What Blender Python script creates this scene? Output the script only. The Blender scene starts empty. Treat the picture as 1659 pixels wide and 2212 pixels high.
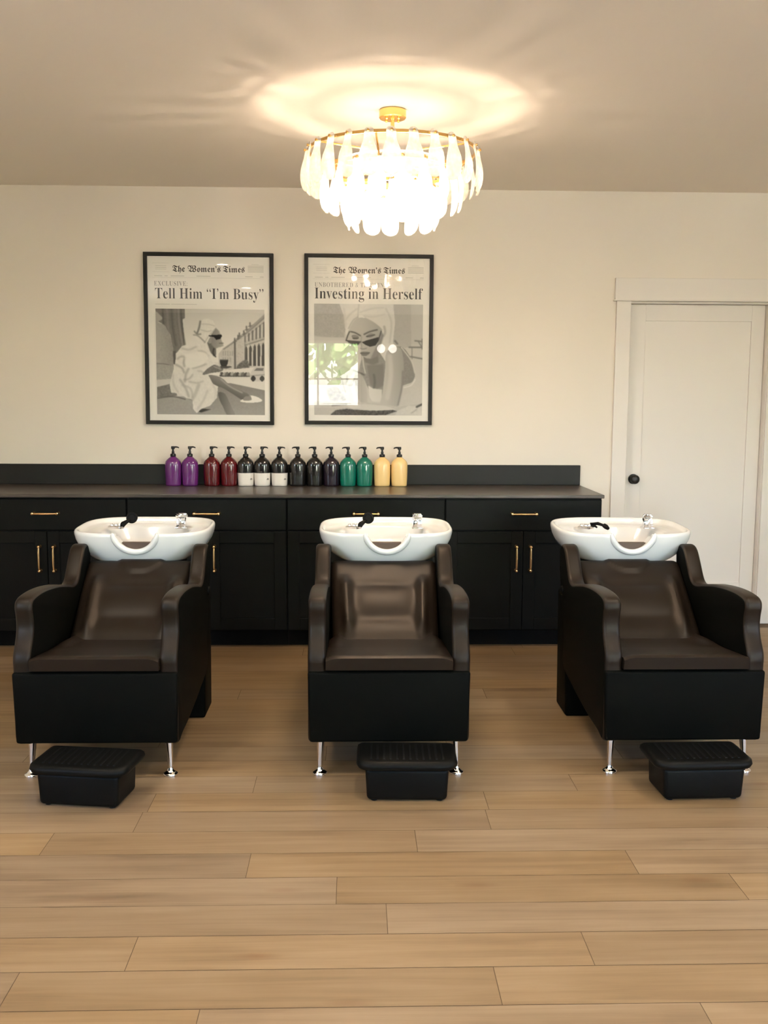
import bpy, bmesh, math, random
import numpy as np
from mathutils import Vector, Matrix

sc = bpy.context.scene
COL = sc.collection
PI = math.pi

# ------------------------------------------------------------------ camera
cam_d = bpy.data.cameras.new('camera')
cam = bpy.data.objects.new('camera', cam_d)
COL.objects.link(cam)
sc.camera = cam
PITCH, YAW, ROLL = -0.1186, 0.0295, 0.0048
CAM_LOC = Vector((-1.4444, -6.2460, 1.4763))
_fw = Vector((math.sin(YAW) * math.cos(PITCH), math.cos(YAW) * math.cos(PITCH), math.sin(PITCH)))
_ri = Vector((math.cos(YAW), -math.sin(YAW), 0))
_up = _ri.cross(_fw)
_r2 = _ri * math.cos(ROLL) + _up * math.sin(ROLL)
_u2 = _up * math.cos(ROLL) - _ri * math.sin(ROLL)
_m = Matrix((_r2, _u2, -_fw)).transposed().to_4x4()
_m.translation = CAM_LOC
cam.matrix_world = _m
cam_d.sensor_fit = 'HORIZONTAL'
cam_d.sensor_width = 36.0
cam_d.lens = 36.0 * 2119.4 / 1659.0
cam_d.clip_start = 0.05
cam_d.clip_end = 200

# ------------------------------------------------------------------ light, sky, exposure
W_DOWN = 9.0        # watts per recessed downlight
W_BULB = 4.7         # watts per chandelier bulb
SKY = 3.0
DOWN_COL = (1.0, 0.91, 0.76)
BULB_COL = (1.0, 0.79, 0.59)
sc.view_settings.view_transform = 'Standard'
sc.view_settings.look = 'None'
sc.view_settings.gamma = 1
sc.view_settings.use_curve_mapping = False
sc.view_settings.exposure = 0.66
sc.cycles.max_bounces = 8
sc.cycles.diffuse_bounces = 5
sc.cycles.glossy_bounces = 4
sc.cycles.transmission_bounces = 4
sc.cycles.transparent_max_bounces = 12
sc.cycles.caustics_reflective = False
sc.cycles.caustics_refractive = False
sc.cycles.sample_clamp_indirect = 6.0

world = bpy.data.worlds.new('sky')
sc.world = world
world.use_nodes = True
_wn = world.node_tree
_bg = _wn.nodes['Background']
_sky = _wn.nodes.new('ShaderNodeTexSky')
_sky.sky_type = 'NISHITA'
_sky.sun_elevation = math.radians(48)
_sky.sun_rotation = math.radians(10)
_sky.sun_disc = False
_sky.altitude = 100
_sky.dust_density = 2.5
_wn.links.new(_sky.outputs[0], _bg.inputs[0])
_bg.inputs[1].default_value = SKY

sun_d = bpy.data.lights.new('sun', 'SUN')
sun_d.energy = 80.0
sun_d.color = (1.0, 0.96, 0.95)
sun_d.angle = math.radians(0.6)
sun = bpy.data.objects.new('sun', sun_d)
sun.rotation_euler = (math.radians(-42), 0, 0)   # comes from behind the building
COL.objects.link(sun)


def added_side_portal(y0, y1, z0, z1, x, rz):
    d = bpy.data.lights.new('window_portal', 'AREA')
    d.shape = 'RECTANGLE'
    d.size, d.size_y = y1 - y0, z1 - z0
    d.cycles.is_portal = True
    o = bpy.data.objects.new('window_portal', d)
    o.location = (x, (y0 + y1) / 2, (z0 + z1) / 2)
    o.rotation_euler = (PI / 2, 0, rz)
    COL.objects.link(o)


def portal(x0, x1, z0, z1, y):
    d = bpy.data.lights.new('window_portal', 'AREA')
    d.shape = 'RECTANGLE'
    d.size, d.size_y = x1 - x0, z1 - z0
    d.cycles.is_portal = True
    o = bpy.data.objects.new('window_portal', d)
    o.location = ((x0 + x1) / 2, y, (z0 + z1) / 2)
    o.rotation_euler = (PI / 2, 0, 0)     # -Z of the lamp looks to +Y, into the room
    COL.objects.link(o)


# ------------------------------------------------------------------ materials
def srgb(r, g, b):
    f = lambda c: (c / 255) / 12.92 if c <= 10 else (((c / 255) + 0.055) / 1.055) ** 2.4
    return (f(r), f(g), f(b), 1)


def mat(name, col, rough=0.5, metal=0.0, spec=0.5, coat=0.0, coat_rough=0.1, bump=0.0, bscale=200.0, var=0.0, vscale=5.0, stretch=(1, 1, 1)):
    m = bpy.data.materials.new(name)
    m.use_nodes = True
    nt = m.node_tree
    b = nt.nodes['Principled BSDF']
    b.inputs['Base Color'].default_value = tuple(col[:3]) + (1,)
    b.inputs['Roughness'].default_value = rough
    b.inputs['Metallic'].default_value = metal
    b.inputs['Specular IOR Level'].default_value = spec
    b.inputs['Coat Weight'].default_value = coat
    b.inputs['Coat Roughness'].default_value = coat_rough
    tc = nt.nodes.new('ShaderNodeTexCoord')
    if bump:
        n = nt.nodes.new('ShaderNodeTexNoise')
        n.inputs['Scale'].default_value = bscale
        n.inputs['Detail'].default_value = 3
        bp = nt.nodes.new('ShaderNodeBump')
        bp.inputs['Strength'].default_value = bump
        bp.inputs['Distance'].default_value = 0.002
        nt.links.new(tc.outputs['Object'], n.inputs['Vector'])
        nt.links.new(n.outputs['Fac'], bp.inputs['Height'])
        nt.links.new(bp.outputs[0], b.inputs['Normal'])
    if var:
        mp = nt.nodes.new('ShaderNodeMapping')
        mp.inputs['Scale'].default_value = stretch
        n2 = nt.nodes.new('ShaderNodeTexNoise')
        n2.inputs['Scale'].default_value = vscale
        n2.inputs['Detail'].default_value = 5
        rp = nt.nodes.new('ShaderNodeValToRGB')
        rp.color_ramp.elements[0].position = 0.3
        rp.color_ramp.elements[1].position = 0.7
        rp.color_ramp.elements[0].color = tuple(c * (1 - var) for c in col[:3]) + (1,)
        rp.color_ramp.elements[1].color = tuple(min(1, c * (1 + var)) for c in col[:3]) + (1,)
        nt.links.new(tc.outputs['Object'], mp.inputs['Vector'])
        nt.links.new(mp.outputs[0], n2.inputs['Vector'])
        nt.links.new(n2.outputs['Fac'], rp.inputs['Fac'])
        nt.links.new(rp.outputs[0], b.inputs['Base Color'])
    return m


def emit(name, col, strength):
    m = bpy.data.materials.new(name)
    m.use_nodes = True
    nt = m.node_tree
    nt.nodes.clear()
    e = nt.nodes.new('ShaderNodeEmission')
    e.inputs[0].default_value = tuple(col[:3]) + (1,)
    e.inputs[1].default_value = strength
    o = nt.nodes.new('ShaderNodeOutputMaterial')
    nt.links.new(e.outputs[0], o.inputs[0])
    return m


def glass(name, ior=1.4, tint=(1, 1, 1)):
    m = bpy.data.materials.new(name)
    m.use_nodes = True
    nt = m.node_tree
    nt.nodes.clear()
    fr = nt.nodes.new('ShaderNodeFresnel')
    fr.inputs[0].default_value = ior
    t = nt.nodes.new('ShaderNodeBsdfTransparent')
    t.inputs[0].default_value = tuple(tint) + (1,)
    g = nt.nodes.new('ShaderNodeBsdfGlossy')
    g.inputs['Roughness'].default_value = 0.0
    mx = nt.nodes.new('ShaderNodeMixShader')
    o = nt.nodes.new('ShaderNodeOutputMaterial')
    ge = nt.nodes.new('ShaderNodeNewGeometry')
    inv = nt.nodes.new('ShaderNodeMath'); inv.operation = 'SUBTRACT'; inv.inputs[0].default_value = 1
    nt.links.new(ge.outputs['Backfacing'], inv.inputs[1])
    ml = nt.nodes.new('ShaderNodeMath'); ml.operation = 'MULTIPLY'      # one reflection per pane, at its outer face
    nt.links.new(fr.outputs[0], ml.inputs[0]); nt.links.new(inv.outputs[0], ml.inputs[1])
    nt.links.new(ml.outputs[0], mx.inputs[0])
    nt.links.new(t.outputs[0], mx.inputs[1])
    nt.links.new(g.outputs[0], mx.inputs[2])
    nt.links.new(mx.outputs[0], o.inputs[0])
    return m


def drop_glass():
    m = bpy.data.materials.new('frosted_drop_glass')
    m.use_nodes = True
    nt = m.node_tree
    nt.nodes.clear()
    t = nt.nodes.new('ShaderNodeBsdfTransparent')
    t.inputs[0].default_value = (1, .97, .93, 1)
    tl = nt.nodes.new('ShaderNodeBsdfTranslucent')
    tl.inputs[0].default_value = (.95, .93, .9, 1)
    df = nt.nodes.new('ShaderNodeBsdfDiffuse')
    df.inputs[0].default_value = (.92, .9, .87, 1)
    g = nt.nodes.new('ShaderNodeBsdfGlossy')
    g.inputs['Roughness'].default_value = 0.12
    tc = nt.nodes.new('ShaderNodeTexCoord')
    n = nt.nodes.new('ShaderNodeTexNoise')
    n.inputs['Scale'].default_value = 45
    n.inputs['Detail'].default_value = 3
    bp = nt.nodes.new('ShaderNodeBump')
    bp.inputs['Strength'].default_value = 0.6
    bp.inputs['Distance'].default_value = 0.004
    nt.links.new(tc.outputs['Object'], n.inputs['Vector'])
    nt.links.new(n.outputs['Fac'], bp.inputs['Height'])
    for s in (tl, df, g):
        nt.links.new(bp.outputs[0], s.inputs['Normal'])
    rp = nt.nodes.new('ShaderNodeMapRange')
    rp.inputs[1].default_value, rp.inputs[2].default_value = .3, .7
    rp.inputs[3].default_value, rp.inputs[4].default_value = .34, .6
    nt.links.new(n.outputs['Fac'], rp.inputs[0])
    a = nt.nodes.new('ShaderNodeMixShader'); a.inputs[0].default_value = .4
    nt.links.new(tl.outputs[0], a.inputs[1]); nt.links.new(df.outputs[0], a.inputs[2])
    c = nt.nodes.new('ShaderNodeMixShader')
    nt.links.new(rp.outputs[0], c.inputs[0])
    nt.links.new(a.outputs[0], c.inputs[1]); nt.links.new(t.outputs[0], c.inputs[2])
    d = nt.nodes.new('ShaderNodeMixShader'); d.inputs[0].default_value = .06
    nt.links.new(c.outputs[0], d.inputs[1]); nt.links.new(g.outputs[0], d.inputs[2])
    o = nt.nodes.new('ShaderNodeOutputMaterial')
    nt.links.new(d.outputs[0], o.inputs[0])
    return m


def opal_glass():
    m = bpy.data.materials.new('added_diffuser_glass')
    m.use_nodes = True
    nt = m.node_tree
    nt.nodes.clear()
    tl = nt.nodes.new('ShaderNodeBsdfTranslucent')
    tl.inputs[0].default_value = (.95, .94, .92, 1)
    df = nt.nodes.new('ShaderNodeBsdfDiffuse')
    df.inputs[0].default_value = (.85, .83, .8, 1)
    a = nt.nodes.new('ShaderNodeMixShader'); a.inputs[0].default_value = .12
    nt.links.new(tl.outputs[0], a.inputs[1]); nt.links.new(df.outputs[0], a.inputs[2])
    o = nt.nodes.new('ShaderNodeOutputMaterial')
    tr = nt.nodes.new('ShaderNodeBsdfTransparent')
    c = nt.nodes.new('ShaderNodeMixShader'); c.inputs[0].default_value = .42
    nt.links.new(a.outputs[0], c.inputs[1]); nt.links.new(tr.outputs[0], c.inputs[2])
    nt.links.new(c.outputs[0], o.inputs[0])
    return m


def floor_mat():
    m = bpy.data.materials.new('oak_planks')
    m.use_nodes = True
    nt = m.node_tree
    b = nt.nodes['Principled BSDF']
    N = nt.nodes.new
    L = nt.links.new
    tc = N('ShaderNodeTexCoord')
    at = N('ShaderNodeAttribute'); at.attribute_name = 'plank'
    sep = N('ShaderNodeSeparateColor'); L(at.outputs['Color'], sep.inputs[0])
    off = N('ShaderNodeVectorMath'); off.operation = 'SCALE'; off.inputs['Scale'].default_value = 37.0
    L(at.outputs['Color'], off.inputs[0])
    add = N('ShaderNodeVectorMath'); add.operation = 'ADD'
    L(tc.outputs['Object'], add.inputs[0]); L(off.outputs[0], add.inputs[1])
    mp = N('ShaderNodeMapping'); mp.inputs['Scale'].default_value = (0.7, 17, 1)
    L(add.outputs[0], mp.inputs['Vector'])
    n1 = N('ShaderNodeTexNoise'); n1.inputs['Scale'].default_value = 1.6; n1.inputs['Detail'].default_value = 7; n1.inputs['Roughness'].default_value = .62; n1.inputs['Distortion'].default_value = .6
    L(mp.outputs[0], n1.inputs['Vector'])
    mp2 = N('ShaderNodeMapping'); mp2.inputs['Scale'].default_value = (1.6, 6.5, 1)
    L(add.outputs[0], mp2.inputs['Vector'])
    n2 = N('ShaderNodeTexNoise'); n2.inputs['Scale'].default_value = 1.1; n2.inputs['Detail'].default_value = 3
    L(mp2.outputs[0], n2.inputs['Vector'])
    rp = N('ShaderNodeValToRGB')
    e = rp.color_ramp.elements
    e[0].position, e[0].color = .25, (.145, .090, .046, 1)
    e[1].position, e[1].color = .72, (.325, .228, .136, 1)
    k = e.new(.48); k.color = (.250, .166, .090, 1)
    mixf = N('ShaderNodeMath'); mixf.operation = 'MULTIPLY_ADD'
    L(n2.outputs['Fac'], mixf.inputs[0]); mixf.inputs[1].default_value = .45
    sc1 = N('ShaderNodeMath'); sc1.operation = 'MULTIPLY'; sc1.inputs[1].default_value = .55
    L(n1.outputs['Fac'], sc1.inputs[0]); L(sc1.outputs[0], mixf.inputs[2])
    L(mixf.outputs[0], rp.inputs['Fac'])
    # knots
    mp3 = N('ShaderNodeMapping'); mp3.inputs['Scale'].default_value = (1.3, 5, 1)
    L(add.outputs[0], mp3.inputs['Vector'])
    vo = N('ShaderNodeTexVoronoi'); vo.inputs['Scale'].default_value = 1.0
    L(mp3.outputs[0], vo.inputs['Vector'])
    kr = N('ShaderNodeMapRange'); kr.inputs[1].default_value, kr.inputs[2].default_value = .02, .1
    kr.inputs[3].default_value, kr.inputs[4].default_value = .55, 0
    L(vo.outputs['Distance'], kr.inputs[0])
    mk = N('ShaderNodeMixRGB'); mk.inputs[2].default_value = (.17, .085, .04, 1)
    L(kr.outputs[0], mk.inputs[0]); L(rp.outputs[0], mk.inputs[1])
    # each plank has its own tone
    hv = N('ShaderNodeHueSaturation')
    mr = N('ShaderNodeMapRange'); mr.inputs[3].default_value, mr.inputs[4].default_value = .90, 1.08
    L(sep.outputs[0], mr.inputs[0]); L(mr.outputs[0], hv.inputs['Value'])
    ms = N('ShaderNodeMapRange'); ms.inputs[3].default_value, ms.inputs[4].default_value = .92, 1.1
    L(sep.outputs[1], ms.inputs[0]); L(ms.outputs[0], hv.inputs['Saturation'])
    L(mk.outputs[0], hv.inputs['Color'])
    L(hv.outputs[0], b.inputs['Base Color'])
    b.inputs['Roughness'].default_value = .42
    b.inputs['Specular IOR Level'].default_value = .4
    bp = N('ShaderNodeBump'); bp.inputs['Strength'].default_value = .12; bp.inputs['Distance'].default_value = .002
    L(n1.outputs['Fac'], bp.inputs['Height']); L(bp.outputs[0], b.inputs['Normal'])
    return m


def attr_mat(name, attr, rough=.6):
    m = bpy.data.materials.new(name)
    m.use_nodes = True
    nt = m.node_tree
    a = nt.nodes.new('ShaderNodeAttribute'); a.attribute_name = attr
    nt.links.new(a.outputs['Color'], nt.nodes['Principled BSDF'].inputs['Base Color'])
    nt.nodes['Principled BSDF'].inputs['Roughness'].default_value = rough
    nt.nodes['Principled BSDF'].inputs['Specular IOR Level'].default_value = .2
    return m


def tinted(m, col):
    m.node_tree.nodes['Principled BSDF'].inputs['Specular Tint'].default_value = tuple(col) + (1,)
    return m


M = {
    'wall': mat('cream_wall_paint', (.81, .735, .655), .55, spec=.3, bump=.05, bscale=300),
    'wall_dark': mat('bounce_cutting_wall_dark', (.085, .085, .08), .6, spec=.2),  # invented dark tone, cuts bounce from the unseen wall onto the black fronts
    'ceil': mat('ceiling_paint', (.90, .83, .745), .8, spec=.2, bump=.08, bscale=150),
    'trim': mat('white_trim_paint', (.79, .73, .68), .4, spec=.4),
    'floor': floor_mat(),
    'gap': mat('plank_gap', (.11, .068, .036), .8),
    'cab': mat('black_cabinet_paint', (.0046, .0048, .0040), .45, spec=.12),
    'kick': mat('toe_kick_black', (.004, .004, .0036), .6, spec=.1),
    'brass': mat('brushed_brass', (.80, .52, .25), .28, metal=1),
    'gold': mat('chandelier_gold', (.86, .55, .20), .25, metal=1),
    'top': mat('dark_stone_laminate', (.055, .043, .035), .32, spec=.5, var=.35, vscale=6, stretch=(1, 4, 4)),
    'splash': mat('charcoal_laminate', (.0105, .0098, .009), .5, spec=.3),
    'leather': tinted(mat('black_leather', (.0115, .0072, .0045), .42, spec=.24, bump=.10, bscale=260), (1, .92, .84)),
    'side': mat('matte_black_leather', (.0030, .0031, .0023), .55, spec=.04, bump=.08, bscale=260),
    'plastic': mat('black_plastic', (.0042, .0042, .0036), .45, spec=.10),
    'treads': mat('black_rubber', (.004, .004, .0038), .5, spec=.2),
    'chrome': mat('polished_chrome', (.86, .86, .87), .06, metal=1),
    'china': mat('white_ceramic', (.74, .735, .72), .12, spec=.55, coat=.3, coat_rough=.04),
    'neck': mat('brown_gel_pad', (.085, .052, .035), .5),
    'knob': mat('black_knob_metal', (.008, .008, .008), .35, spec=.5),
    'frame': mat('black_picture_frame', (.007, .0055, .004), .45, spec=.25),
    'paper': mat('poster_paper', (.92, .885, .84), .6, spec=.15),
    'ink': mat('printing_ink', (.035, .032, .030), .6, spec=.2),
    'ink_light': mat('grey_printing_ink', (.33, .31, .29), .6, spec=.2),
    'ink_faint': mat('faint_printing_ink', (.52, .50, .47), .6, spec=.2),
    'photo': attr_mat('printed_photograph', 'tone'),
    'glass': glass('clear_pane', 1.75),
    'wglass': glass('window_glass', 1.5),
    'drop': drop_glass(),
    'opal': opal_glass(),
    'bulb': emit('lit_bulb', BULB_COL, W_BULB / (PI * 4 * PI * .021 ** 2)),
    'lens': emit('lit_downlight_lens', DOWN_COL, W_DOWN / (PI * PI * .066 ** 2)),
    'lens_strong': emit('strong_downlight_lens', DOWN_COL, 9.5 / (PI * PI * .066 ** 2)),
    'lens_dim': emit('dim_downlight_lens', DOWN_COL, 7.0 / (PI * PI * .066 ** 2)),
    'sconce': emit('lit_opal_glass', (1, .93, .84), 7),
    'purple': mat('purple_bottle', srgb(98, 36, 108), .16, spec=.5, coat=.5),
    'red': mat('dark_red_bottle', srgb(84, 6, 16), .14, spec=.5, coat=.5),
    'blk': mat('black_bottle', (.007, .006, .006), .12, spec=.5, coat=.5),
    'plum': mat('plum_black_bottle', (.012, .006, .014), .12, spec=.5, coat=.5),
    'white': mat('white_bottle', (.78, .73, .68), .22, spec=.5, coat=.3),
    'teal': mat('teal_bottle', srgb(8, 106, 88), .14, spec=.5, coat=.5),
    'cream': mat('cream_bottle', srgb(240, 204, 140), .25, spec=.5, coat=.3),
    'pump': mat('black_pump_plastic', (.006, .006, .006), .35),
    'mark': mat('bottle_print', (.05, .035, .02), .5),
    'lawn': mat('lawn_grass', (.20, .24, .12), .9, var=.4, vscale=3),
    'leaf': mat('tree_leaves', (.20, .36, .10), .8, var=.6, vscale=9),
    'bark': mat('tree_bark', (.12, .08, .05), .9, var=.3, vscale=20),
    'fence': mat('pale_fence_paint', (.46, .45, .44), .6),
    'pavers': mat('bounce_pavers', (.55, .52, .50), .8, var=.1, vscale=6),
}


# ------------------------------------------------------------------ mesh helpers
def obj(name, bm, m, parent=None, loc=None, rot=None, smooth=0):
    me = bpy.data.meshes.new(name)
    bmesh.ops.recalc_face_normals(bm, faces=bm.faces)
    bm.to_mesh(me)
    bm.free()
    for x in (m if isinstance(m, (list, tuple)) else [m]):
        me.materials.append(x)
    o = bpy.data.objects.new(name, me)
    COL.objects.link(o)
    if parent:
        o.parent = parent
    if loc is not None:
        o.location = loc
    if rot is not None:
        o.rotation_euler = rot
    if smooth:
        me.polygons.foreach_set('use_smooth', [True] * len(me.polygons))
        me.set_sharp_from_angle(angle=math.radians(smooth))
    return o


def tag(o, label, cat, group=None):
    o['label'] = label
    o['category'] = cat
    if group:
        o['group'] = group
    return o


def thing(name, label, cat, loc=(0, 0, 0), rz=0, group=None):
    o = bpy.data.objects.new(name, None)
    o.empty_display_size = .1
    COL.objects.link(o)
    o.location = loc
    o.rotation_euler = (0, 0, rz)
    return tag(o, label, cat, group)


def struct(name, bm, m, parent=None, smooth=0):
    o = obj(name, bm, m, parent, smooth=smooth)
    if not parent:
        o['kind'] = 'structure'
    return o


def dup_tree(o, parent=None):
    c = o.copy()
    COL.objects.link(c)
    if parent:
        c.parent = parent
    for ch in list(o.children):
        dup_tree(ch, c)
    return c


def NB():
    return bmesh.new()


def box(bm, x0, x1, y0, y1, z0, z1, bev=0, seg=2, mi=0):
    vs = [bm.verts.new((x, y, z)) for x in (x0, x1) for y in (y0, y1) for z in (z0, z1)]
    fs = [bm.faces.new([vs[i] for i in q]) for q in ((0, 1, 3, 2), (4, 6, 7, 5), (0, 4, 5, 1), (2, 3, 7, 6), (0, 2, 6, 4), (1, 5, 7, 3))]
    for f in fs:
        f.material_index = mi
    if bev:
        es = list({e for f in fs for e in f.edges})
        r = bmesh.ops.bevel(bm, geom=es, offset=bev, segments=seg, profile=.5, affect='EDGES', clamp_overlap=True)
        for f in r['faces']:
            f.material_index = mi
    return bm


def hexa(bm, pts, bev=0, seg=3):
    """8 points: bottom ring then top ring"""
    vs = [bm.verts.new(p) for p in pts]
    fs = [bm.faces.new([vs[i] for i in q]) for q in ((3, 2, 1, 0), (4, 5, 6, 7), (0, 1, 5, 4), (1, 2, 6, 5), (2, 3, 7, 6), (3, 0, 4, 7))]
    if bev:
        bmesh.ops.bevel(bm, geom=list({e for f in fs for e in f.edges}), offset=bev, segments=seg, profile=.5, affect='EDGES', clamp_overlap=True)
    return bm


def loft(bm, rings, cap0=True, cap1=True, closed=True, mi=None):
    R = [[bm.verts.new(p) for p in r] for r in rings]
    n = len(R[0])
    for k, (a, b) in enumerate(zip(R, R[1:])):
        for i in range(n if closed else n - 1):
            j = (i + 1) % n
            f = bm.faces.new((a[i], a[j], b[j], b[i]))
            if mi:
                f.material_index = mi[k]
    if cap0:
        f = bm.faces.new(list(reversed(R[0])))
        if mi: f.material_index = mi[0]
    if cap1:
        f = bm.faces.new(R[-1])
        if mi: f.material_index = mi[-1]
    return bm


def circ(cx, cy, z, r, n=24, ry=None):
    return [(cx + r * math.cos(2 * PI * i / n), cy + (ry or r) * math.sin(2 * PI * i / n), z) for i in range(n)]


def lathe(bm, prof, cx=0, cy=0, n=24, mi=None):
    return loft(bm, [circ(cx, cy, z, max(r, .0004), n) for r, z in prof], mi=mi)


def tube(bm, pts, r, n=10, radii=None):
    pts = [Vector(p) for p in pts]
    rings = []
    up = None
    for i, p in enumerate(pts):
        d = (pts[min(i + 1, len(pts) - 1)] - pts[max(i - 1, 0)]).normalized()
        if up is None:
            up = Vector((0, 0, 1)) if abs(d.z) < .9 else Vector((1, 0, 0))
        a = d.cross(up).normalized()
        up = a.cross(d).normalized()
        rr = radii[i] if radii else r
        rings.append([p + a * (rr * math.cos(2 * PI * k / n)) + up * (rr * math.sin(2 * PI * k / n)) for k in range(n)])
    return loft(bm, rings)


def catmull(pts, k=6, closed=True):
    P = [np.array(p, float) for p in pts]
    n = len(P)
    out = []
    for i in range(n if closed else n - 1):
        g = lambda j: P[j % n] if closed else P[max(0, min(n - 1, j))]
        a, b, c, d = g(i - 1), g(i), g(i + 1), g(i + 2)
        for t in np.linspace(0, 1, k, endpoint=False):
            out.append(.5 * (2 * b + (c - a) * t + (2 * a - 5 * b + 4 * c - d) * t * t + (3 * b - a - 3 * c + d) * t ** 3))
    if not closed:
        out.append(P[-1])
    return out


def pillow_prism(bm, outline, x0, x1, r=.02, seg=4):
    """2D outline (y,z) extruded along x with rounded rims."""
    P = np.array(outline)
    n = len(P)
    area = sum(P[i][0] * P[(i + 1) % n][1] - P[(i + 1) % n][0] * P[i][1] for i in range(n))
    if area < 0:
        P = P[::-1]
    T = np.roll(P, -1, 0) - np.roll(P, 1, 0)
    T /= np.linalg.norm(T, axis=1)[:, None]
    Nn = np.stack([T[:, 1], -T[:, 0]], 1)
    rings = []
    for k in range(seg + 1):
        a = PI / 2 * k / seg
        Q = P - Nn * r * (1 - math.sin(a))
        rings.append([(x0 + r * (1 - math.cos(a)), q[0], q[1]) for q in Q])
    for k in range(seg, -1, -1):
        a = PI / 2 * k / seg
        Q = P - Nn * r * (1 - math.sin(a))
        rings.append([(x1 - r * (1 - math.cos(a)), q[0], q[1]) for q in Q])
    return loft(bm, rings, mi=[1] + [0] * (len(rings) - 3) + [1])


# ================================================================== ROOM
XL, XR, YB, YF_WALL, H = -4.6, 3.4, 0.0, -9.5, 2.74
DX0, DX1, DTOP = .287, 1.178, 2.062          # door opening
b = NB()
box(b, XL - .12, DX0, 0, .14, -.05, H)
box(b, DX0, DX1, 0, .14, DTOP, H)
box(b, DX1, XR + .12, 0, .14, -.05, H)
struct('wall_back', b, M['wall'])
SIDE_ADDED_WINS = [('left', XL - .12, XL, -6.8, -5.0), ('right', XR, XR + .12, -7.4, -5.0)]  # side walls; their windows are out of view, added to brighten the ceiling
for n_, (side, x0, x1, y0, y1) in enumerate(SIDE_ADDED_WINS):
    z0, z1 = .95, 2.40
    b = NB()
    box(b, x0, x1, YF_WALL, y0, -.05, H); box(b, x0, x1, y1, 0, -.05, H)
    box(b, x0, x1, y0, y1, -.05, z0); box(b, x0, x1, y0, y1, z1, H)
    struct('wall_' + side, b, M['wall'])
    added_side_portal(y0, y1, z0, z1, x0 + .005 if side == 'left' else x1 - .005, -PI / 2 if side == 'left' else PI / 2)
    b = NB()
    xm = (x0 + x1) / 2
    for (a0, a1, c0, c1) in ((y0, y1, z0, z0 + .045), (y0, y1, z1 - .045, z1), (y0, y0 + .045, z0, z1), (y1 - .045, y1, z0, z1)):
        box(b, xm - .025, xm + .025, a0, a1, c0, c1)
    for k in (1, 2):
        ym = y0 + (y1 - y0) * k / 3
        box(b, xm - .02, xm + .02, ym - .02, ym + .02, z0, z1)
    w = struct('window_%d' % (n_ + 3), b, M['trim'])  # added window, out of view, lets daylight up onto the ceiling
    b = NB(); box(b, xm - .002, xm + .002, y0 + .02, y1 - .02, z0 + .02, z1 - .02)
    obj('pane', b, M['wglass'], w)
WINS = [(-2.72, -1.36, 1.27, 2.33), (-.05, 2.3, .25, 2.33)]  # first is mirrored in the right poster; second is added for more daylight
b = NB()
xs = [XL - .12]
for (x0, x1, z0, z1) in WINS:
    box(b, xs[-1], x0, YF_WALL - .14, YF_WALL, -.05, H)
    box(b, x0, x1, YF_WALL - .14, YF_WALL, -.05, z0)
    box(b, x0, x1, YF_WALL - .14, YF_WALL, z1, H)
    xs.append(x1)
box(b, xs[-1], XR + .12, YF_WALL - .14, YF_WALL, -.05, H)
struct('wall_front', b, M['wall_dark'])  # kept dark so that front-facing black surfaces reflect less
b = NB(); box(b, XL - .12, XR + .12, YF_WALL - .14, .14, H, H + .12); struct('ceiling', b, M['ceil'])
for i, (x0, x1, z0, z1) in enumerate(WINS):
    portal(x0, x1, z0, z1, YF_WALL - .13)
    b = NB()
    y0, y1 = YF_WALL - .09, YF_WALL - .04
    for (a0, a1, c0, c1) in ((x0, x1, z0, z0 + .045), (x0, x1, z1 - .045, z1), (x0, x0 + .045, z0, z1), (x1 - .045, x1, z0, z1)):
        box(b, a0, a1, y0, y1, c0, c1)
    nx = 2 if i == 0 else 3
    for k in range(1, nx):
        x = x0 + (x1 - x0) * k / nx
        box(b, x - .012, x + .012, y0 + .01, y1 - .01, z0, z1)
    box(b, x0, x1, y0 + .01, y1 - .01, z0 + (z1 - z0) * .42, z0 + (z1 - z0) * .42 + .024)
    w = struct('window_%d' % (i + 1), b, M['trim'])
    b = NB(); box(b, x0 + .02, x1 - .02, y0 + .022, y0 + .026, z0 + .02, z1 - .02)
    obj('pane', b, M['wglass'], w)

# floor planks: one mesh, every plank a quad of its own over a dark base
random.seed(4)
PW, PL, GAP = .1622, 1.22, .0010
JOINTS = {-2.886: -.977, -3.048: -1.24, -3.211: -.56, -3.373: -1.499, -3.535: -1.353, -3.697: -.817, -3.859: -1.084, -4.022: -.598}
verts, faces, cols = [], [], []
k0 = int((YF_WALL + 2.886) / PW) - 1
y = -2.886 + PW * 17.9
rows = range(-42, 18)
for k in rows:
    ytop = -2.886 + PW * k
    ybot = ytop - PW
    ytop_c, ybot_c = min(ytop, 0.0), max(ybot, YF_WALL)
    if ytop_c <= ybot_c:
        continue
    j = None
    for yy, xx in JOINTS.items():
        if abs(yy - ytop) < .02:
            j = xx
    if j is None:
        j = random.uniform(0, PL)
    x = j - PL * math.ceil((j - XL) / PL)
    while x < XR:
        xa, xb = max(x, XL), min(x + PL, XR)
        if xb > xa:
            n = len(verts)
            verts += [(xa + GAP, ybot_c + GAP, 0), (xb - GAP, ybot_c + GAP, 0), (xb - GAP, ytop_c - GAP, 0), (xa + GAP, ytop_c - GAP, 0)]
            faces.append((n, n + 1, n + 2, n + 3))
            cols += [(random.random(), random.random(), random.random(), 1)] * 4
        x += PL
n = len(verts)
zb = -.0015
verts += [(XL, YF_WALL, zb), (XR, YF_WALL, zb), (XR, .14, zb), (XL, .14, zb), (XL, YF_WALL, -.06), (XR, YF_WALL, -.06), (XR, .14, -.06), (XL, .14, -.06)]
faces += [(n, n + 1, n + 2, n + 3), (n + 7, n + 6, n + 5, n + 4), (n, n + 4, n + 5, n + 1), (n + 1, n + 5, n + 6, n + 2), (n + 2, n + 6, n + 7, n + 3), (n + 3, n + 7, n + 4, n)]
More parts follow.
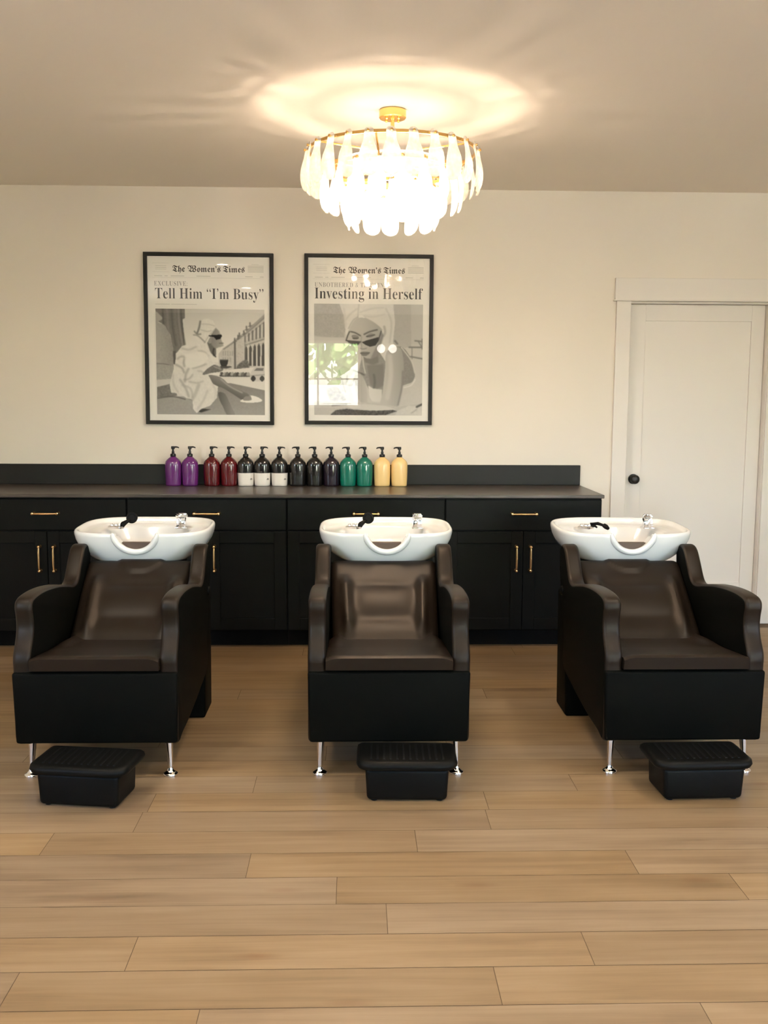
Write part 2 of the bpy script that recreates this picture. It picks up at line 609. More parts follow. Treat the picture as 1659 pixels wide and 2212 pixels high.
cols += [(.5, .5, .5, 1)] * 8
me = bpy.data.meshes.new('floor')
me.from_pydata(verts, [], faces)
me.materials.append(M['floor']); me.materials.append(M['gap'])
for p in me.polygons[-6:]:
    p.material_index = 1
ca = me.color_attributes.new('plank', 'FLOAT_COLOR', 'POINT')
ca.data.foreach_set('color', [c for q in cols for c in q])
fl = bpy.data.objects.new('floor', me)
fl['kind'] = 'structure'
COL.objects.link(fl)

# door, casing, baseboards
b = NB()
sx0, sx1, sy0, sy1, sz1 = DX0 + .006, DX1 - .006, .050, .086, DTOP - .006
px0, px1, pz0, pz1 = .403, 1.086, .26, 1.953
box(b, sx0, px0, sy0, sy1, .006, sz1, .002)
box(b, px1, sx1, sy0, sy1, .006, sz1, .002)
box(b, px0, px1, sy0, sy1, pz1, sz1, .002)
box(b, px0, px1, sy0, sy1, .006, pz0, .002)
box(b, px0, px1, sy0 + .010, sy1, pz0, pz1)
door = struct('door_1', b, M['trim'])
b = NB()
K = [(.0005, -.062), (.014, -.061), (.024, -.056), (.030, -.046), (.029, -.036), (.022, -.026), (.013, -.020), (.012, -.009), (.031, -.008), (.033, -.004), (.033, 0)]
loft(b, [[(.357 + r * math.cos(2 * PI * i / 32), .050 + yy, .944 + r * math.sin(2 * PI * i / 32)) for i in range(32)] for r, yy in K])
kn = obj('door_knob', b, M['knob'], door, smooth=40)
kn['label'] = 'round black door knob'
b = NB()
box(b, .196, DX0, -.020, 0, 0, 2.070, .002)
box(b, DX1, DX1 + .092, -.020, 0, 0, 2.070, .002)
box(b, .184, DX1 + .104, -.024, 0, 2.070, 2.212, .002)
box(b, .176, DX1 + .112, -.030, 0, 2.070, 2.078, .002)
struct('trim_1', b, M['trim'])
b = NB()
box(b, DX0 - .0, DX0 + .004, 0, .13, 0, DTOP)
box(b, DX1 - .004, DX1, 0, .13, 0, DTOP)
box(b, DX0, DX1, 0, .13, DTOP - .004, DTOP)
box(b, DX0, DX0 + .012, .087, .10, 0, DTOP); box(b, DX1 - .012, DX1, .087, .10, 0, DTOP); box(b, DX0, DX1, .087, .10, DTOP - .012, DTOP)
struct('trim_2', b, M['trim'])
b = NB()
box(b, .012, .194, -.014, 0, 0, .13, .003)
box(b, DX1 + .094, XR, -.014, 0, 0, .13, .003)
struct('baseboard_back', b, M['trim'])

# ================================================================== CABINETS
def bar_pull(name, parent, c, length, vertical):
    """brass bar pull with two standing ends"""
    b = NB()
    h = length / 2
    ax = Vector((0, 0, 1)) if vertical else Vector((1, 0, 0))
    c = Vector(c)
    out = Vector((0, -1, 0))
    pts = [c - ax * (h * .98) + out * .028, c - ax * (h * .6) + out * .031, c + out * .031, c + ax * (h * .6) + out * .031, c + ax * (h * .98) + out * .028]
    tube(b, pts, .0055, 10, [.005, .0062, .0066, .0062, .005])
    for s in (-1, 1):
        p = c + ax * (s * h)
        tube(b, [p, p + out * .006, p + out * .012, p + out * .024, p + out * .033, p + out * .036], .006, 10, [.0105, .0105, .006, .0065, .0075, .003])
    return obj(name, b, M['brass'], parent, smooth=45)


CW = .9144
def cabinet(xr, label):
    x0, x1 = xr - CW, xr
    cx = (x0 + x1) / 2
    t = thing('base_cabinet', label, 'cabinet', (cx, -.3, 0), group='black base cabinets along the wall')
    ox, oy = cx, -.3
    b = NB()
    hw = CW / 2 - .0006
    box(b, -hw, hw, -.305, .297, .105, .888, .001)
    obj('carcass', b, M['cab'], t)
    b = NB(); box(b, -hw, hw, -.235, .2, 0, .105); obj('toe_kick', b, M['kick'], t)
    e = .004
    b = NB(); box(b, -hw + e, hw - e, -.327, -.3055, .700, .878, .0025)
    d = obj('drawer', b, M['cab'], t)
    bar_pull('handle', d, (0, -.327, .797), .140, False)
    for s in (-1, 1):
        a0, a1 = (-hw + e, -.0018) if s < 0 else (.0018, hw - e)
        b = NB()
        st = .068
        box(b, a0, a0 + st, -.327, -.3055, .112, .692, .002)
        box(b, a1 - st, a1, -.327, -.3055, .112, .692, .002)
        box(b, a0 + st, a1 - st, -.327, -.3055, .112, .112 + st, .002)
        box(b, a0 + st, a1 - st, -.327, -.3055, .692 - st, .692, .002)
        box(b, a0 + st, a1 - st, -.318, -.3055, .112 + st, .692 - st)
        dr = obj('cabinet_door', b, M['cab'], t)
        bar_pull('handle', dr, (s * .041, -.327, .5355), .140, True)
    return t


for i, lb in enumerate((
        'black base cabinet at the right end of the counter, nearest the white door',
        'black base cabinet directly behind the middle shampoo chair, its doors hidden',
        'black base cabinet between the left and the middle shampoo chairs',
        'black base cabinet behind the left shampoo chair, showing both its door handles',
        'black base cabinet at the far left, almost out of view beside the wall')):
    cabinet(-.010 - CW * i, lb)

wt = thing('countertop', 'long dark brown laminate countertop lying on the black cabinets', 'countertop', (-2.3, -.32, .888))
b = NB(); box(b, -2.298, 2.296, -.325, .32, 0.0005, .0205, .003); obj('worktop', b, M['top'], wt)
b = NB(); box(b, -4.598, -.005, -.021, -.001, .9092, 1.036, .002); tag(obj('backsplash', b, M['splash']), 'low charcoal backsplash strip against the cream wall behind the bottles', 'backsplash')
CT = .9085

# ================================================================== BOTTLES
def bottle_profile():
    return [(.030, 0), (.044, .0005), (.0475, .003), (.0485, .012), (.0505, .05), (.0515, .09), (.0515, .128), (.0505, .140), (.047, .151), (.040, .161), (.030, .170), (.022, .176), (.0165, .180), (.0155, .184)]


def superring(a, bb, z, n=32, e=2.4):
    out = []
    for i in range(n):
        t = 2 * PI * i / n
        c, s = math.cos(t), math.sin(t)
        out.append((a * math.copysign(abs(c) ** (2 / e), c), bb * math.copysign(abs(s) ** (2 / e), s), z))
    return out


def bottle(x, y, mats, label, nozzle, split=None, band=None):
    t = thing('pump_bottle', label, 'bottle', (x, y, CT), group='pump bottles in a row on the counter')
    prof = bottle_profile()
    b = NB()
    if split:
        P = []
        for (r0, z0), (r1, z1) in zip(prof, prof[1:]):
            P.append((r0, z0))
            if z0 < split < z1:
                u = (split - z0) / (z1 - z0)
                P.append((r0 + (r1 - r0) * u, split))
        P.append(prof[-1])
        prof = P
    rings = [superring(r, r * .84, z) for r, z in prof]
    mi = [0 if (split is None or prof[k][1] >= split - 1e-6) else 1 for k in range(len(prof) - 1)]
    loft(b, rings, mi=mi)
    obj('bottle_body', b, mats, t, smooth=50)
    b = NB()
    lathe(b, [(.0165, .182), (.0175, .184), (.0175, .196), (.015, .199), (.0085, .2005), (.0085, .214), (.006, .2145), (.006, .228), (.0105, .2285), (.0115, .231), (.0115, .243), (.0095, .246), (.0005, .2465)], n=20)
    p = obj('pump', b, M['pump'], t, smooth=40)
    b = NB()
    d = Vector((math.cos(nozzle), math.sin(nozzle), 0))
    z = Vector((0, 0, 1))
    tube(b, [d * .002 + z * .240, d * .02 + z * .241, d * .031 + z * .239, d * .036 + z * .234], .004, 8, [.006, .005, .004, .0035])
    obj('nozzle', b, M['pump'], p, smooth=40)
    if band:
        b = NB()
        for k in range(2):
            a0 = -PI / 2 + .75
            w = [.007, .009][k]
            pts = []
            zz = band + .006 - k * .006
            for q in (0, 1):
                ang = a0 + (q - .5) * 2 * w / .05
                pts.append(ang)
            r1, r2 = .0515, .0515 * .84
            f = lambda ang, zz, o: ((r1 + o) * math.copysign(abs(math.cos(ang)) ** (2 / 2.4), math.cos(ang)), (r2 + o) * math.copysign(abs(math.sin(ang)) ** (2 / 2.4), math.sin(ang)), zz)
            A, B = pts
            rr = [[f(A, zz, -.003), f(A, zz, .0004), f(A, zz + .0035, .0004), f(A, zz + .0035, -.003)], [f(B, zz, -.003), f(B, zz, .0004), f(B, zz + .0035, .0004), f(B, zz + .0035, -.003)]]
            loft(b, rr)
        obj('printed_mark', b, M['mark'], t)
    return t


BX = [-2.579, -2.475, -2.340, -2.233, -2.129, -2.026, -1.919, -1.804, -1.699, -1.595, -1.490, -1.386, -1.276, -1.168]
BD = [('purple', 'glossy purple pump bottle at the left end of the bottle row', .25),
      ('purple', 'glossy purple pump bottle standing beside the dark red bottles', .5),
      ('red', 'dark red pump bottle standing beside the purple bottles', .3),
      ('red', 'dark red pump bottle standing beside a black and white bottle', .4),
      ('bw', 'black and white pump bottle standing beside the dark red bottles', .2),
      ('bw', 'middle one of the three black and white pump bottles', .3),
      ('bw', 'black and white pump bottle standing beside the all-black bottles', 0),
      ('blk', 'all-black pump bottle standing beside the black and white bottles', PI - .2),
      ('blk', 'middle one of the three all-black pump bottles', PI - .1),
      ('plum', 'all-black pump bottle standing beside the teal green bottles', PI - .3),
      ('teal', 'teal green pump bottle standing beside the all-black bottles', PI),
      ('teal', 'teal green pump bottle standing beside the cream yellow bottles', PI - .2),
      ('cream', 'cream yellow pump bottle standing beside the teal green bottles', PI - .1),
      ('cream', 'cream yellow pump bottle at the right end of the bottle row', PI - .2)]
for x, (c, lb, nz) in zip(BX, BD):
    if c == 'bw':
        bottle(x, -.1, [M['blk'], M['white']], lb, nz, split=.082, band=.04)
    elif c == 'red':
        bottle(x, -.1, M['red'], lb, nz)
    else:
        bottle(x, -.1, M[c], lb, nz)

# ================================================================== SHAMPOO CHAIRS
YF = -2.59


def build_chair(label, cx, kind):
    t = thing('shampoo_chair', label, 'shampoo chair', (cx, YF, 0), group='black shampoo chairs with white basins')
    W = .312
    # --- arms: full side panels with a swooping top
    prof = [(.006, .150), (.004, .30), (.004, .43), (.002, .465), (.010, .498), (.040, .545), (.054, .585), (.052, .625), (.044, .660), (.052, .688), (.085, .702),
            (.17, .706), (.28, .700), (.40, .686), (.52, .664), (.60, .648), (.650, .648), (.690, .668), (.735, .722), (.785, .776), (.830, .792), (.872, .782), (.895, .745),
            (.885, .66), (.85, .55), (.80, .45), (.765, .36), (.762, .235), (.55, .190), (.30, .160), (.10, .150)]
    out = [tuple(p) for p in catmull(prof, 5)]
    for s in (-1, 1):
        b = NB()
        if s < 0:
            pillow_prism(b, out, -W, -W + .070, .017, 4)
        else:
            pillow_prism(b, out, W - .070, W, .017, 4)
        obj('arm', b, [M['leather'], M['side']], t, smooth=60)
    # --- front panel
    b = NB()
    hexa(b, [(-W + .006, -.006, .147), (W - .006, -.006, .147), (W - .006, .05, .147), (-W + .006, .05, .147),
             (-W, -.010, .425), (W, -.010, .425), (W, .05, .428), (-W, .05, .428)], .010, 3)
    obj('front_panel', b, M['side'], t, smooth=50)
    # --- under frame (between the side panels)
    b = NB()
    box(b, -W + .065, W - .065, .045, .74, .22, .405, .008)
    obj('seat_box', b, M['side'], t)
    # --- seat cushion
    b = NB()
    NX, NY = 24, 24
    hw = .243

    def seat_top(u, v):         # u across -1..1, v front 0 .. 1 back
        z = .492 - .055 * v
        side = max(0, (abs(u) - .72) / .28)
        z += .018 * math.exp(-((abs(u) - .84) / .10) ** 2) * max(0, min(1, (v - .45) * 4))
        z -= .012 * side ** 3
        z -= .006 * math.exp(-((v - .55) / .3) ** 2) * (1 - u * u)
        z -= .010 * max(0, 1 - v * 22) ** 2
        return z
    top, bot = [], []
    for j in range(NY + 1):
        v = (j / NY) ** 1.3
        top.append([b.verts.new((hw * (2 * i / NX - 1), -.020 + .50 * v - (.004 if 0 else 0), seat_top(2 * i / NX - 1, v))) for i in range(NX + 1)])
    zb0 = .434
    for j in range(NY + 1):
        v = (j / NY) ** 1.3
        bot.append([b.verts.new((hw * (2 * i / NX - 1), -.014 + .494 * v, zb0 - .04 * v)) for i in range(NX + 1)])
    for j in range(NY):
        for i in range(NX):
            b.faces.new((top[j][i], top[j][i + 1], top[j + 1][i + 1], top[j + 1][i]))
            b.faces.new((bot[j][i + 1], bot[j][i], bot[j + 1][i], bot[j + 1][i + 1]))
    ring = lambda g: [g[0][i] for i in range(NX + 1)] + [g[j][NX] for j in range(1, NY + 1)] + [g[NY][i] for i in range(NX - 1, -1, -1)] + [g[j][0] for j in range(NY - 1, 0, -1)]
    ra, rb = ring(top), ring(bot)
    for i in range(len(ra)):
        j = (i + 1) % len(ra)
        b.faces.new((rb[i], rb[j], ra[j], ra[i]))
    es = [e for e in b.edges if e.calc_face_angle(0) > .9]
    bmesh.ops.bevel(b, geom=es, offset=.008, segments=3, profile=.5, affect='EDGES', clamp_overlap=True)
    obj('seat', b, M['leather'], t, smooth=60)
    # --- backrest, reclined, with side bolsters
    b = NB()
    NX, NY = 44, 44
    p0, p1 = Vector((0, .425, .425)), Vector((0, .850, .722))
    dirv = (p1 - p0).normalized()
    nrm = Vector((0, -dirv.z, dirv.y))

    def bh(u, s):
        a = abs(u)
        h = 0
        fade = max(0, min(1, (s - .04) * 6)) * max(0, min(1, (.80 - s) * 7))
        bol = .70 + .05 * s
        h += .024 * math.exp(-((a - bol) / .105) ** 2) * fade
        h += (.010 * math.exp(-((s - .50) / .14) ** 2) - .006 * math.exp(-((s - .68) / .05) ** 2) - .006 * math.exp(-((s - .30) / .06) ** 2) + .004 * math.exp(-((s - .15) / .08) ** 2)) * (1 - min(1, a / .62) ** 4)
        d = ((u / .40) ** 2 + ((s - 1.0) / .17) ** 2)
        if d < 1.4:
            h += .012 * max(0, min(1, (1.15 - d) * 5)) * (1 if kind != 'mid' else 0)
        h -= .018 * max(0, (a - .88) / .12) ** 2
        h -= .015 * max(0, (s - .93) / .07) ** 2
        return h
    F, B = [], []
    for j in range(NY + 1):
        s = j / NY
        w = .226 + .018 * s
        F.append([b.verts.new(p0 + (p1 - p0) * s + nrm * bh(2 * i / NX - 1, s) + Vector((w * (2 * i / NX - 1), 0, 0))) for i in range(NX + 1)])
        B.append([b.verts.new(p0 + (p1 - p0) * s - nrm * .06 + Vector((w * (2 * i / NX - 1), 0, 0))) for i in range(NX + 1)])
    for j in range(NY):
        for i in range(NX):
            b.faces.new((F[j][i], F[j][i + 1], F[j + 1][i + 1], F[j + 1][i]))
            b.faces.new((B[j][i + 1], B[j][i], B[j + 1][i], B[j + 1][i + 1]))
    ring2 = lambda g: [g[0][i] for i in range(NX + 1)] + [g[j][NX] for j in range(1, NY + 1)] + [g[NY][i] for i in range(NX - 1, -1, -1)] + [g[j][0] for j in range(NY - 1, 0, -1)]
    ra, rb = ring2(F), ring2(B)
    for i in range(len(ra)):
        j = (i + 1) % len(ra)
        b.faces.new((rb[i], rb[j], ra[j], ra[i]))
    obj('backrest', b, M['leather'], t, smooth=60)
    # --- rear pedestal carrying the basin
    b = NB()
    hexa(b, [(-.300, .725, 0.0), (.300, .725, 0.0), (.300, .935, 0.0), (-.300, .935, 0.0),
             (-.305, .770, .56), (.305, .770, .56), (.30, .96, .56), (-.30, .96, .56)], .012, 3)
    box(b, -.17, .17, .84, 1.10, .54, .700, .02)
    obj('pedestal', b, M['side'], t, smooth=50)
    # --- front legs with round feet
    for s in (-1, 1):
        b = NB()
        lg = Vector((s * .268, .050, 0))
        lathe(b, [(.0285, 0), (.029, .006), (.027, .010), (.019, .014), (.0125, .021), (.0105, .030)], lg.x, lg.y, 28)
        l0 = obj('leg', NBtube([(lg.x, lg.y, .02), (lg.x - s * .002, lg.y + .004, .08), (lg.x - s * .006, lg.y + .008, .155)], [.0098, .0122, .0165]), M['chrome'], t, smooth=50)
        obj('foot', b, M['chrome'], l0, smooth=40)
    # --- recline knob on the outside of each panel
    for s in (-1, 1):
        b = NB()
        loft(b, [[(s * (W - .004 + d), .80 + r * math.cos(2 * PI * i / 18), .58 + r * math.sin(2 * PI * i / 18)) for i in range(18)] for r, d in ((.022, 0), (.022, .010), (.015, .015), (.001, .016))])
        obj('adjuster_knob', b, M['plastic'], t, smooth=40)
    build_basin(t, kind)
    return t


def NBtube(pts, radii):
    b = NB()
    tube(b, pts, .01, 16, radii)
    return b


BCX, BCY = .016, 1.075      # the left basin sits a little further to the left on its chair
A_, BF_ = .320, .262


def basin_front_y(x, z):
    """local y of the outer front wall at height z"""
    zs = [.700, .75, .80, .83]
    aa = [.240, .288, .314, .320]
    bb = [.222, .246, .258, .262]
    a = np.interp(z, zs, aa); bf = np.interp(z, zs, bb)
    q = max(0, 1 - min(1, abs(x / a)) ** 3.4)
    return BCY - bf * q ** (1 / 3.4)


def build_basin(t, kind):
    global BCX
    BCX = -.021 if kind == 'left' else .016
    N = 96

    def ring(a, bb, z, e=3.4, dz=0, cy=BCY):
        out = []
        for i in range(N):
            th = 2 * PI * i / N
            c, s = math.cos(th), math.sin(th)
            x = a * math.copysign(abs(c) ** (2 / e), c)
            y = bb * math.copysign(abs(s) ** (2 / e), s)
            out.append((BCX + x, cy + y, z + dz * (y / BF_) + (-.012 * (1 - min(1, (abs(x) / .24) ** 2)) * max(0, -y / BF_) if z < .72 else 0)))
        return out
    R = [ring(.14, .13, .700), ring(.200, .185, .701), ring(.226, .208, .706), ring(.240, .222, .716), ring(.268, .236, .735), ring(.288, .246, .755), ring(.303, .253, .778),
         ring(.314, .258, .803, dz=.003), ring(.3195, .2615, .828, dz=.006), ring(.320, .262, .838, dz=.008), ring(.3175, .260, .845, dz=.008), ring(.312, .255, .8485, dz=.008),
         ring(.305, .248, .8475, dz=.008), ring(.301, .244, .843, dz=.008), ring(.297, .240, .834, dz=.006), ring(.290, .234, .829, dz=.002),
         ring(.262, .222, .827, 3.0), ring(.224, .212, .8255, 2.6, cy=BCY - .01), ring(.206, .200, .821, 2.5, cy=BCY - .01), ring(.196, .192, .810, 2.5, cy=BCY - .01),
         ring(.178, .175, .765, 2.4, cy=BCY - .01), ring(.150, .148, .735, 2.3, cy=BCY - .01), ring(.09, .09, .722, 2.2, cy=BCY - .01), ring(.03, .03, .719, 2, cy=BCY - .01)]
    b = NB()
    loft(b, R)
    # notch for the neck, cut right through the front wall
    bc = NB()
    r, zc = .092, .858
    sec = [(BCX - r, .95)] + [(BCX + r * math.sin(a), zc - r * math.cos(a)) for a in np.linspace(-PI / 2, PI / 2, 33)] + [(BCX + r, .95)]
    loft(bc, [[(x, .70, z) for x, z in sec], [(x, BCY - .06, z) for x, z in sec]])
    tmp = obj('cut', bc, M['china'])
    src = obj('basin', b, M['china'])
    md = src.modifiers.new('n', 'BOOLEAN')
    md.object = tmp; md.operation = 'DIFFERENCE'; md.solver = 'EXACT'
    dg = bpy.context.evaluated_depsgraph_get()
    me = bpy.data.meshes.new_from_object(src.evaluated_get(dg))
    bpy.data.objects.remove(src); bpy.data.objects.remove(tmp)
    b2 = NB(); b2.from_mesh(me)
    # raised lip round the notch
    lip = []
    rl = .104
    for a in np.linspace(-PI / 2 - .02, PI / 2 + .02, 41):
        x, z = rl * math.sin(a), zc - rl * math.cos(a)
        zz = min(z, .8405)
        lip.append((BCX + x, basin_front_y(x, min(zz, .83)) + .004, zz))
    tube(b2, lip, .0135, 12, [.002 + .0125 * min(1, (k / 6) ** .7, ((40 - k) / 6) ** .7) for k in range(41)])
    basin = obj('basin', b2, M['china'], t, smooth=42)
    basin['label'] = 'white ceramic wash basin with a neck notch'
    # neck pad inside the notch
    b = NB()
    r2 = .0915
    zt = .796
    am = math.acos((zc - zt) / r2)
    sec = [(BCX + r2 * math.sin(a), zc - r2 * math.cos(a)) for a in np.linspace(-am, am, 25)]
    loft(b, [[(x, BCY - .232, z) for x, z in sec], [(x, BCY - .196, z) for x, z in sec]])
    o = obj('neck_rest', b, M['neck'], basin, smooth=40)
    o['label'] = 'brown neck rest pad'
    # drain
    b = NB(); lathe(b, [(.026, .7195), (.026, .7225), (.018, .7235), (.0005, .7225)], BCX, BCY - .01, 24)
    obj('drain', b, M['chrome'], basin, smooth=40)
    # mixer tap on the right of the deck
    tx, ty, tz = BCX + .158, BCY + .055, .8265
    b = NB()
    hexa(b, [(tx - .024, ty - .022, tz), (tx + .024, ty - .022, tz), (tx + .024, ty + .022, tz), (tx - .024, ty + .022, tz),
             (tx - .021, ty - .018, tz + .052), (tx + .021, ty - .018, tz + .052), (tx + .021, ty + .018, tz + .052), (tx - .021, ty + .018, tz + .052)], .004, 2)
    box(b, tx - .028, tx + .028, ty - .026, ty + .026, tz - .001, tz + .006, .002)
    box(b, tx - .004, tx + .004, ty - .024, ty - .019, tz + .008, tz + .048, .001)
    tap = obj('mixer_tap', b, M['chrome'], basin, smooth=35)
    b = NB()
    rot = {'left': .45, 'mid': 0.0, 'right': -.25}[kind]
    mt = Matrix.Translation((tx, ty, tz + .055)) @ Matrix.Rotation(rot, 4, 'Z')
    box(b, -.0235, .0235, -.034, .022, 0, .013, .003)
    box(b, -.018, .018, -.040, -.006, .008, .020, .003)
    bmesh.ops.transform(b, matrix=mt, verts=b.verts)
    lev = obj('tap_lever', b, M['chrome'], basin, smooth=35)
    # sprayer holder, hose stub and shower head on the left
    hx, hy = BCX - .155, BCY + .035
    b = NB()
    loft(b, [[(hx + .040 * math.cos(2 * PI * i / 28), hy + .021 * math.sin(2 * PI * i / 28), tz + z) for i in range(28)] if k < 3 else [(hx + .034 * math.cos(2 * PI * i / 28), hy + .016 * math.sin(2 * PI * i / 28), tz + z) for i in range(28)] for k, z in enumerate((0, .004, .010, .013))])
    for q in (-.020, 0, .018):
        lathe(b, [(.008, tz + .012), (.009, tz + .018), (.006, tz + .023), (.0005, tz + .0235)], hx + q, hy, 14)
    obj('sprayer_holder', b, M['chrome'], basin, smooth=40)
    b = NB()
    if kind != 'right':
        tube(b, [(hx + .030, hy - .004, tz + .012), (hx + .036, hy - .002, tz + .022), (hx + .048, hy + .006, tz + .030), (hx + .062, hy + .020, tz + .038)], .008, 12, [.012, .013, .010, .007])
        c = Vector((hx + .072, hy + .030, tz + .048))
        d = Vector((.05, -1, .12)).normalized() if kind == 'mid' else Vector((-.12, -1, .25)).normalized()
        a1 = d.cross(Vector((0, 0, 1))).normalized(); a2 = a1.cross(d)
        loft(b, [[c + d * h + a1 * (r * math.cos(2 * PI * i / 28)) + a2 * (r * math.sin(2 * PI * i / 28)) for i in range(28)] for r, h in ((.010, -.022), (.022, -.012), (.0275, -.003), (.0285, .004), (.026, .007), (.018, .0072), (.0165, .0055), (.0005, .0055))])
    else:
        tube(b, [(hx + .026, hy + .012, tz + .020), (hx + .040, hy + .008, tz + .024), (hx + .060, hy - .002, tz + .026), (hx + .080, hy - .016, tz + .020), (hx + .096, hy - .030, tz + .010)], .008, 12, [.009, .006, .0085, .0065, .009])
        tube(b, [(hx + .088, hy - .012, tz + .018), (hx + .096, hy - .026, tz + .012), (hx + .102, hy - .040, tz + .006)], .01, 12, [.011, .012, .008])
        tube(b, [(hx + .030, hy + .004, tz + .012), (hx + .046, hy - .004, tz + .014), (hx + .056, hy - .006, tz + .006)], .005, 8, [.006, .006, .004])
    sp = obj('spray_head', b, M['plastic'], basin, smooth=40)
    sp['label'] = 'black spray head'


build_chair('black leather shampoo chair with white basin at the far left of the row', -2.4315, 'left')
build_chair('black leather shampoo chair with white basin standing in the middle, below the chandelier', -1.3135, 'mid')
build_chair('black leather shampoo chair with white basin nearest the white door', -.1695, 'right')


# ================================================================== FOOTSTOOLS
def footstool(label, cx, cy, rz, sx=1.0):
    t = thing('footrest_stool', label, 'footstool', (cx, cy, 0), rz, group='black plastic footrest stools')
    b = NB()
    hexa(b, [(-.146, -.088, .004), (.146, -.088, .004), (.150, .090, .004), (-.150, .090, .004),
             (-.153, -.092, .125), (.153, -.092, .125), (.155, .092, .125), (-.155, .092, .125)], .016, 4)
    obj('stool_body', b, M['plastic'], t, smooth=50)
    b = NB()

    def outline(a, f, bk, z, r):
        pts = []
        for (qx, qy, a0) in ((a - r, bk - .01, 0), (-a + r, bk - .01, PI / 2), (-a + r, f + r, PI), (a - r, f + r, 1.5 * PI)):
            rr = r if qy < 0 else .01
            ox = qx if qy < 0 else math.copysign(a - .01, qx)
            for k in range(7):
                an = a0 + PI / 2 * k / 6
                pts.append((ox + rr * math.cos(an), qy + rr * math.sin(an), z))
        return pts
    loft(b, [outline(.170, -.100, .098, .122, .05), outline(.181, -.112, .102, .127, .055), outline(.186, -.117, .104, .138, .058), outline(.183, -.114, .103, .150, .056), outline(.172, -.103, .100, .1565, .05), outline(.162, -.092, .095, .157, .045)])
    top = obj('stool_top', b, M['plastic'], t, smooth=50)
    b = NB()
    for k in range(12):
        x = -.132 + .024 * k
        box(b, x - .004, x + .004, -.075, .080, .156, .1592, .001)
    obj('treads', b, M['treads'], top)
    for sx_ in (-1, 1):
        for sy in (-1, 1):
            b = NB(); lathe(b, [(.012, 0), (.012, .006)], sx_ * .12, sy * .065, 12)
            obj('rubber_foot', b, M['treads'], t)
    return t


footstool('black footrest stool turned at an angle in front of the left shampoo chair', -2.425, -2.758, math.radians(-8))
footstool('black footrest stool in front of the middle shampoo chair', -1.252, -2.727, math.radians(-1.5))
footstool('black footrest stool in front of the shampoo chair nearest the door', -.165, -2.735, math.radians(1.5))


# ================================================================== POSTERS
def math_bold(s):
    return ''.join(chr(0x1D400 + ord(c) - 65) if 'A' <= c <= 'Z' else chr(0x1D41A + ord(c) - 97) if 'a' <= c <= 'z' else c for c in s)


def fraktur(s):
    return ''.join(chr(0x1D56C + ord(c) - 65) if 'A' <= c <= 'Z' else chr(0x1D586 + ord(c) - 97) if 'a' <= c <= 'z' else c for c in s)


def text_mesh(name, body, m, parent, x0, x1, zbase, y, height=None, offset=0.0, space=1.0):
    """lettering fitted between x0 and x1, baseline at zbase, lying on the print, facing -Y"""
    cu = bpy.data.curves.new(name, 'FONT')
    cu.body = body
    cu.size = 1
    cu.offset = offset
    cu.space_character = space
    cu.resolution_u = 4
    tmp = bpy.data.objects.new(name, cu)
    COL.objects.link(tmp)
    dg = bpy.context.evaluated_depsgraph_get()
    dg.update()
    me = bpy.data.meshes.new_from_object(tmp.evaluated_get(dg))
    bpy.data.objects.remove(tmp)
    co = np.zeros(len(me.vertices) * 3)
    me.vertices.foreach_get('co', co)
    co = co.reshape(-1, 3)
    w = co[:, 0].max() - co[:, 0].min()
    s = (x1 - x0) / w
    sz = s if height is None else height
    out = np.stack([(co[:, 0] - co[:, 0].min()) * s + x0, np.full(len(co), y), co[:, 1] * sz + zbase], 1)
    me.vertices.foreach_set('co', out.ravel())
    me.materials.clear()
    me.materials.append(m)
    o = bpy.data.objects.new(name, me)
    o.parent = parent
    COL.objects.link(o)
    return o


def in_poly(P, X, Y):
    ins = np.zeros(X.shape, bool)
    n = len(P)
    for i in range(n):
        xa, ya = P[i]
        xb, yb = P[(i + 1) % n]
        if ya == yb:
            continue
        c = ((ya > Y) != (yb > Y)) & (X < (xb - xa) * (Y - ya) / (yb - ya) + xa)
        ins ^= c
    return ins


def smooth2(A, k=1):
    for _ in range(k):
        P = np.pad(A, 1, mode='edge')
        A = (P[1:-1, 1:-1] * 4 + P[:-2, 1:-1] * 2 + P[2:, 1:-1] * 2 + P[1:-1, :-2] * 2 + P[1:-1, 2:] * 2 + P[:-2, :-2] + P[2:, 2:] + P[:-2, 2:] + P[2:, :-2]) / 16
    return A


